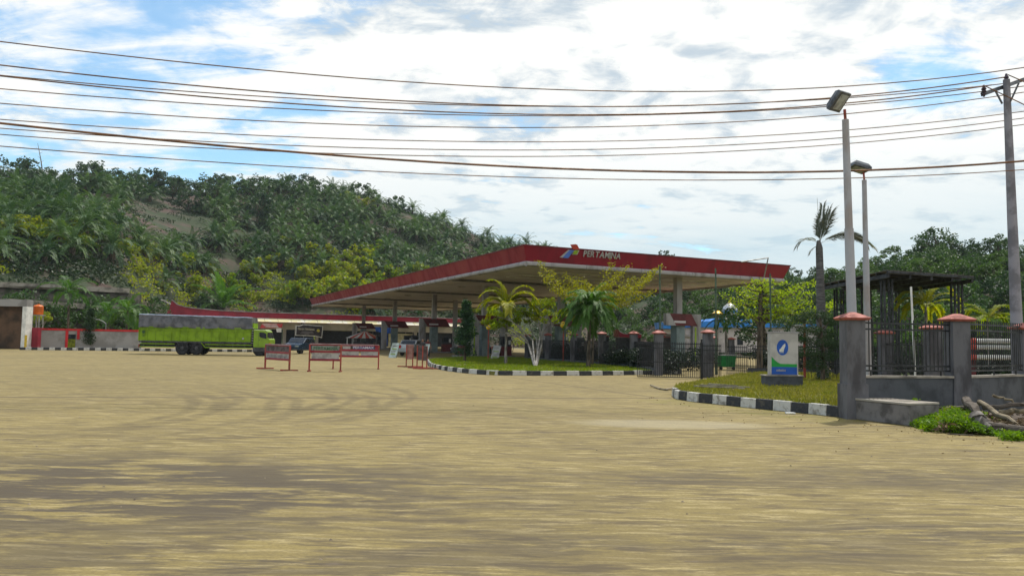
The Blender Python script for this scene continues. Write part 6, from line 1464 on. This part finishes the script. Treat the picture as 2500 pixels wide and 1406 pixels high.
def person(p, h, yaw, shirt, trousers, lab, armf=.2):
    g = thing('person', lab, 'person', (p.x, p.y, 0), yaw); s = h / 1.7
    me = bpy.data.meshes.new('body')
    J = {'pel': (0, 0, .93), 'chest': (0, 0, 1.25), 'neck': (0, .0, 1.43), 'head0': (0, .01, 1.52), 'head1': (0, .02, 1.66), 'shL': (-.19, 0, 1.38), 'elL': (-.25, .03, 1.10), 'haL': (-.22, .03 + armf, .88), 'fiL': (-.215, .06 + armf, .80), 'shR': (.19, 0, 1.38), 'elR': (.25, .0, 1.10), 'haR': (.24, .06, .86), 'fiR': (.238, .08, .78), 'hiL': (-.09, 0, .90), 'knL': (-.11, .03, .50), 'anL': (-.12, 0, .09), 'toL': (-.13, .16, .04), 'hiR': (.09, 0, .90), 'knR': (.12, .02, .50), 'anR': (.14, -.05, .09), 'toR': (.16, .11, .04)}
    Rr_ = {'pel': .15, 'chest': .15, 'neck': .06, 'head0': .085, 'head1': .085, 'shL': .065, 'elL': .045, 'haL': .032, 'fiL': .03, 'shR': .065, 'elR': .045, 'haR': .032, 'fiR': .03, 'hiL': .095, 'knL': .062, 'anL': .042, 'toL': .035, 'hiR': .095, 'knR': .062, 'anR': .042, 'toR': .035}
    K = list(J); E = [('pel', 'chest'), ('chest', 'neck'), ('neck', 'head0'), ('head0', 'head1'), ('chest', 'shL'), ('shL', 'elL'), ('elL', 'haL'), ('haL', 'fiL'), ('chest', 'shR'), ('shR', 'elR'), ('elR', 'haR'), ('haR', 'fiR'), ('pel', 'hiL'), ('hiL', 'knL'), ('knL', 'anL'), ('anL', 'toL'), ('pel', 'hiR'), ('hiR', 'knR'), ('knR', 'anR'), ('anR', 'toR')]
    me.from_pydata([tuple(c_ * s for c_ in J[k]) for k in K], [(K.index(a), K.index(b_)) for a, b_ in E], [])
    o = bpy.data.objects.new('body', me); COL.objects.link(o); sk = o.modifiers.new('skin', 'SKIN'); ss = o.modifiers.new('sub', 'SUBSURF'); ss.levels = 2; ss.render_levels = 2
    for i, k in enumerate(K): me.skin_vertices[0].data[i].radius = (Rr_[k] * s, Rr_[k] * s * (.75 if k in ('chest', 'pel') else 1)); me.skin_vertices[0].data[i].use_root = (k == 'pel')
    bpy.context.view_layer.update(); em = bpy.data.meshes.new_from_object(o.evaluated_get(bpy.context.evaluated_depsgraph_get())); bpy.data.objects.remove(o)
    skin = mat('skin_tone', (.28, .15, .09), .6, .08, 8); hair = mat('hair_black', (.012, .01, .01), .5, .2, 9)
    for m_ in (shirt, trousers, skin, hair): em.materials.append(m_)
    for f_ in em.polygons:
        c_ = f_.center; z_ = c_.z / s; x_ = abs(c_.x / s); f_.use_smooth = True
        f_.material_index = 3 if (z_ > 1.63 or (z_ > 1.54 and c_.y < .0)) else 2 if z_ > 1.44 else (2 if (x_ > .19 and z_ < 1.14 and z_ > .7) else 0 if z_ > .92 else 1 if z_ > .1 else 3)
    em.name = 'body'; link(bpy.data.objects.new('body', em), g); return g
shA = mat('shirt_dark', (.05, .045, .05), .8); shB = mat('shirt_maroon', (.16, .03, .03), .8); trA = mat('trousers_dark', (.03, .03, .04), .8)
person(gp(1031, 877), 1.62, R(160), shA, trA, 'person in dark clothes standing behind the stacked barriers')
person(gp(1044, 873), 1.62, R(200), shB, trA, 'person in a dark red shirt beside the pale sandwich board')

# ================================================================ DEBRIS AND WEEDS AT THE RIGHT
G_WEED = leafmat('leaf_weed', (.10, .20, .006), (.19, .29, .01), (.26, .30, .02), .45)
wr = np.random.RandomState(23); C = []
for k in range(230):
    px = wr.uniform(2236, 2440); py = wr.uniform(1018, 1052) + (px - 2236) * .07; q = gp(px, py); hgt = .17 * math.exp(-((px - 2330) / 75) ** 2) + .07
    C.append(ball_pts(95, (q.x, q.y, hgt * wr.uniform(.3, 1.1)), (.17, .17, hgt * .7), wr, .1))
for k in range(50):
    px = wr.uniform(2440, 2560); q = gp(px, wr.uniform(1060, 1076)); C.append(ball_pts(70, (q.x, q.y, .07), (.16, .16, .09), wr, .1))
for k in range(24): q = gp(wr.uniform(2224, 2240), wr.uniform(1000, 1036)); C.append(ball_pts(60, (q.x, q.y, wr.uniform(.05, .45)), (.1, .1, .12), wr, .1))
V, Q = leaf_quads(np.concatenate(C), .075, .035, 0, wr); tag(npmesh('weeds', V, Q, G_WEED), 'bright green weeds growing around the rubbish heap at the right', 'weeds', kind='stuff')
mnd = gp(2440, 1030); M_ = MB(); vs = []; fs = []; nn2 = 22
for i in range(nn2):
    for j in range(nn2):
        u_, v_ = i / (nn2 - 1) * 2 - 1, j / (nn2 - 1) * 2 - 1; hh3 = max(0, 1 - (u_ * u_ + v_ * v_)) * .17; x, y = mnd.x + .7 + u_ * 2.9, mnd.y + v_ * 1.5 + .5
        vs.append((x, y, hh3 * (1 + .9 * mn.noise(Vector((x * 2.2, y * 2.2, 0)))) + .05 * mn.noise(Vector((x * 8, y * 8, 1))) - .01))
fs = [(i * nn2 + j, (i + 1) * nn2 + j, (i + 1) * nn2 + j + 1, i * nn2 + j + 1) for i in range(nn2 - 1) for j in range(nn2 - 1)]
M_.add(vs, fs); tag(M_.build('earth_mound', mat('rubbish_earth', (.085, .065, .05), .95, .3, 3, .6), None, True), kind='structure')
woodm = mat('dead_wood', (.11, .09, .075), .9, .3, 5, .8, stretch=(1, 1, 3), col2=(.05, .04, .03)); woodp = mat('pale_wood', (.22, .18, .12), .85, .2, 3, .3)
logs = [((2360, 0), (2440, 1), .10, .52, .07, woodm, 'grey curved log slanting down through the middle of the rubbish heap'), ((2392, 0), (2510, 1), .06, .50, .05, woodp, 'long pale branch crossing the rubbish heap to the right'), ((2300, 0), (2400, 0), .07, .22, .46, woodm, 'crooked dark branch on top of the rubbish heap'),
        ((2425, 0), (2500, 0), .03, .66, .44, woodp, 'thin pale stick poking up above the rubbish heap'), ((2400, 0), (2560, 0), .05, .38, .56, woodm, 'dark plank end resting on the heap by the right edge'), ((2440, 0), (2560, 0), .06, .3, .42, woodp, 'pale pole under the dark plank by the right edge'), ((2285, 0), (2345, 0), .025, .34, .16, woodm, 'thin bent twig left of the rubbish heap'), ((2400, 1), (2540, 1), .11, .14, .12, woodm, 'fallen log at the foot of the rubbish heap'), ((2385, 1), (2418, 1), .15, .32, .12, mat('stump_grey', (.20, .18, .165), .9, .25, 4, .5), 'short thick grey stump lying against the rubbish heap')]
for a, b_, r_, z0, z1, m_, lab in logs:
    pa_ = gp(a[0], (1052 if a[1] else 1030) + (a[0] - 2300) * .07); pb_ = gp(b_[0], (1054 if b_[1] else 1026) + (b_[0] - 2300) * .07); pa_.z = z0; pb_.z = z1; P = rockpath(pa_, pb_, 7, .09)
    M_ = MB(); M_.tube(P, [r_ * (1 - .35 * i / 7) * rnd.uniform(.85, 1.15) for i in range(8)], 9); tag(M_.build('log' if r_ > .05 else 'branch', m_, None, True), lab, 'log' if r_ > .05 else 'branch')
lr2 = np.random.RandomState(2); C = []
for k in range(160): q = gp(lr2.uniform(2300, 2560), lr2.uniform(1020, 1062)); C.append(ball_pts(10, (q.x, q.y, lr2.uniform(.03, .22)), (.25, .2, .05), lr2, .1))
V, Q = leaf_quads(np.concatenate(C), .16, .04, .3, lr2); tag(npmesh('leaf_litter', V, Q, mat('dry_litter', (.16, .11, .06), .9, .3, 5)), 'dry brown litter strewn over the rubbish heap', 'litter', kind='stuff')
def slabby(px, py, w, d, h, m, name, lab, cat, rot=.2, z=.03):
    q = gp(px, py); g_ = MB(); c_, s_ = math.cos(rot), math.sin(rot); pts = [(q.x + c_ * x - s_ * y, q.y + s_ * x + c_ * y) for x, y in ((-w / 2, -d / 2), (w * .4, -d * .55), (w / 2, d * .3), (-w * .3, d / 2))]; g_.prism(pts, z, z + h); return tag(g_.build(name, m, None, bevel=.008), lab, cat)
slabby(2388, 1040, .30, .2, .05, white, 'rubbish_sheet', 'crumpled white sheet in the weeds', 'litter', .1, .10); slabby(2335, 1056, .14, .1, .02, white, 'paper_scrap', 'small white scrap at the edge of the weeds', 'litter'); slabby(2344, 1062, .5, .05, .02, woodm, 'stick', 'thin brown stick on the paving before the weeds', 'stick', -.25, .005)
slabby(1928, 1010, .26, .2, .035, white, 'white_rubbish', 'white scrap lying on the paving before the striped kerb', 'litter', .1, .005)
M_ = MB(); q = gp(1742, 985); M_.lathe([(.02, 0), (.11, .01), (.13, .06), (.07, .12), (.02, .13)], q, 9); o_ = M_.build('stone', concd, None, True); tag(o_, 'round dark stone at the foot of the striped kerb', 'stone')
M_ = MB(); M_.tube([gp(1588, 940, .06), gp(1612, 949, .03), gp(1630, 951.5, .03)], [.03, .04, .03], 7); tag(M_.build('branch', woodp), 'pale bent branch lying before the sign island', 'branch')
M_ = MB(); M_.beam(gp(1622, 951, .03), gp(1672, 940.5, .10), .12, .03); tag(M_.build('board_scrap', woodp), 'pale board scrap leaning on the tip of the sign island', 'board')
# scattered pebbles on the paving
lf = np.random.RandomState(8); C = []
for k in range(130):
    px = lf.uniform(1560, 2480); q = gp(px, (975 + (px - 1640) * .12) + lf.gamma(1.2, 12)); C.append([q.x, q.y, .015])
V, Q = leaf_quads(np.array(C), .045, .026, .95, lf); V[:, 2] = np.clip(V[:, 2], .004, .05); tag(npmesh('fallen_leaves', V, Q, mat('fallen_leaf', (.20, .12, .04), .9, .3, 5)), 'dry fallen leaves scattered over the paving near the islands', 'leaves', kind='stuff')
pr = np.random.RandomState(6); M_ = MB()
for k in range(110):
    Yq = 4.5 + 26 * pr.uniform() ** 1.5; q = Vector((pr.uniform(-.66, .66) * Yq, Yq, 0)); r_ = pr.uniform(.006, .018) * (1 + Yq * .03); vs = [(q.x + r_ * math.cos(a) * pr.uniform(.7, 1.2), q.y + r_ * math.sin(a), .0) for a in (0, 1.3, 2.5, 3.8, 5)]; M_.add(vs + [(q.x, q.y, r_ * .7)], [(0, 1, 5), (1, 2, 5), (2, 3, 5), (3, 4, 5), (4, 0, 5)])
tag(M_.build('pebbles', mat('pebble_grey', (.20, .16, .11), .9, .3, 5)), 'loose pebbles scattered over the dusty paving', 'pebbles', kind='stuff')
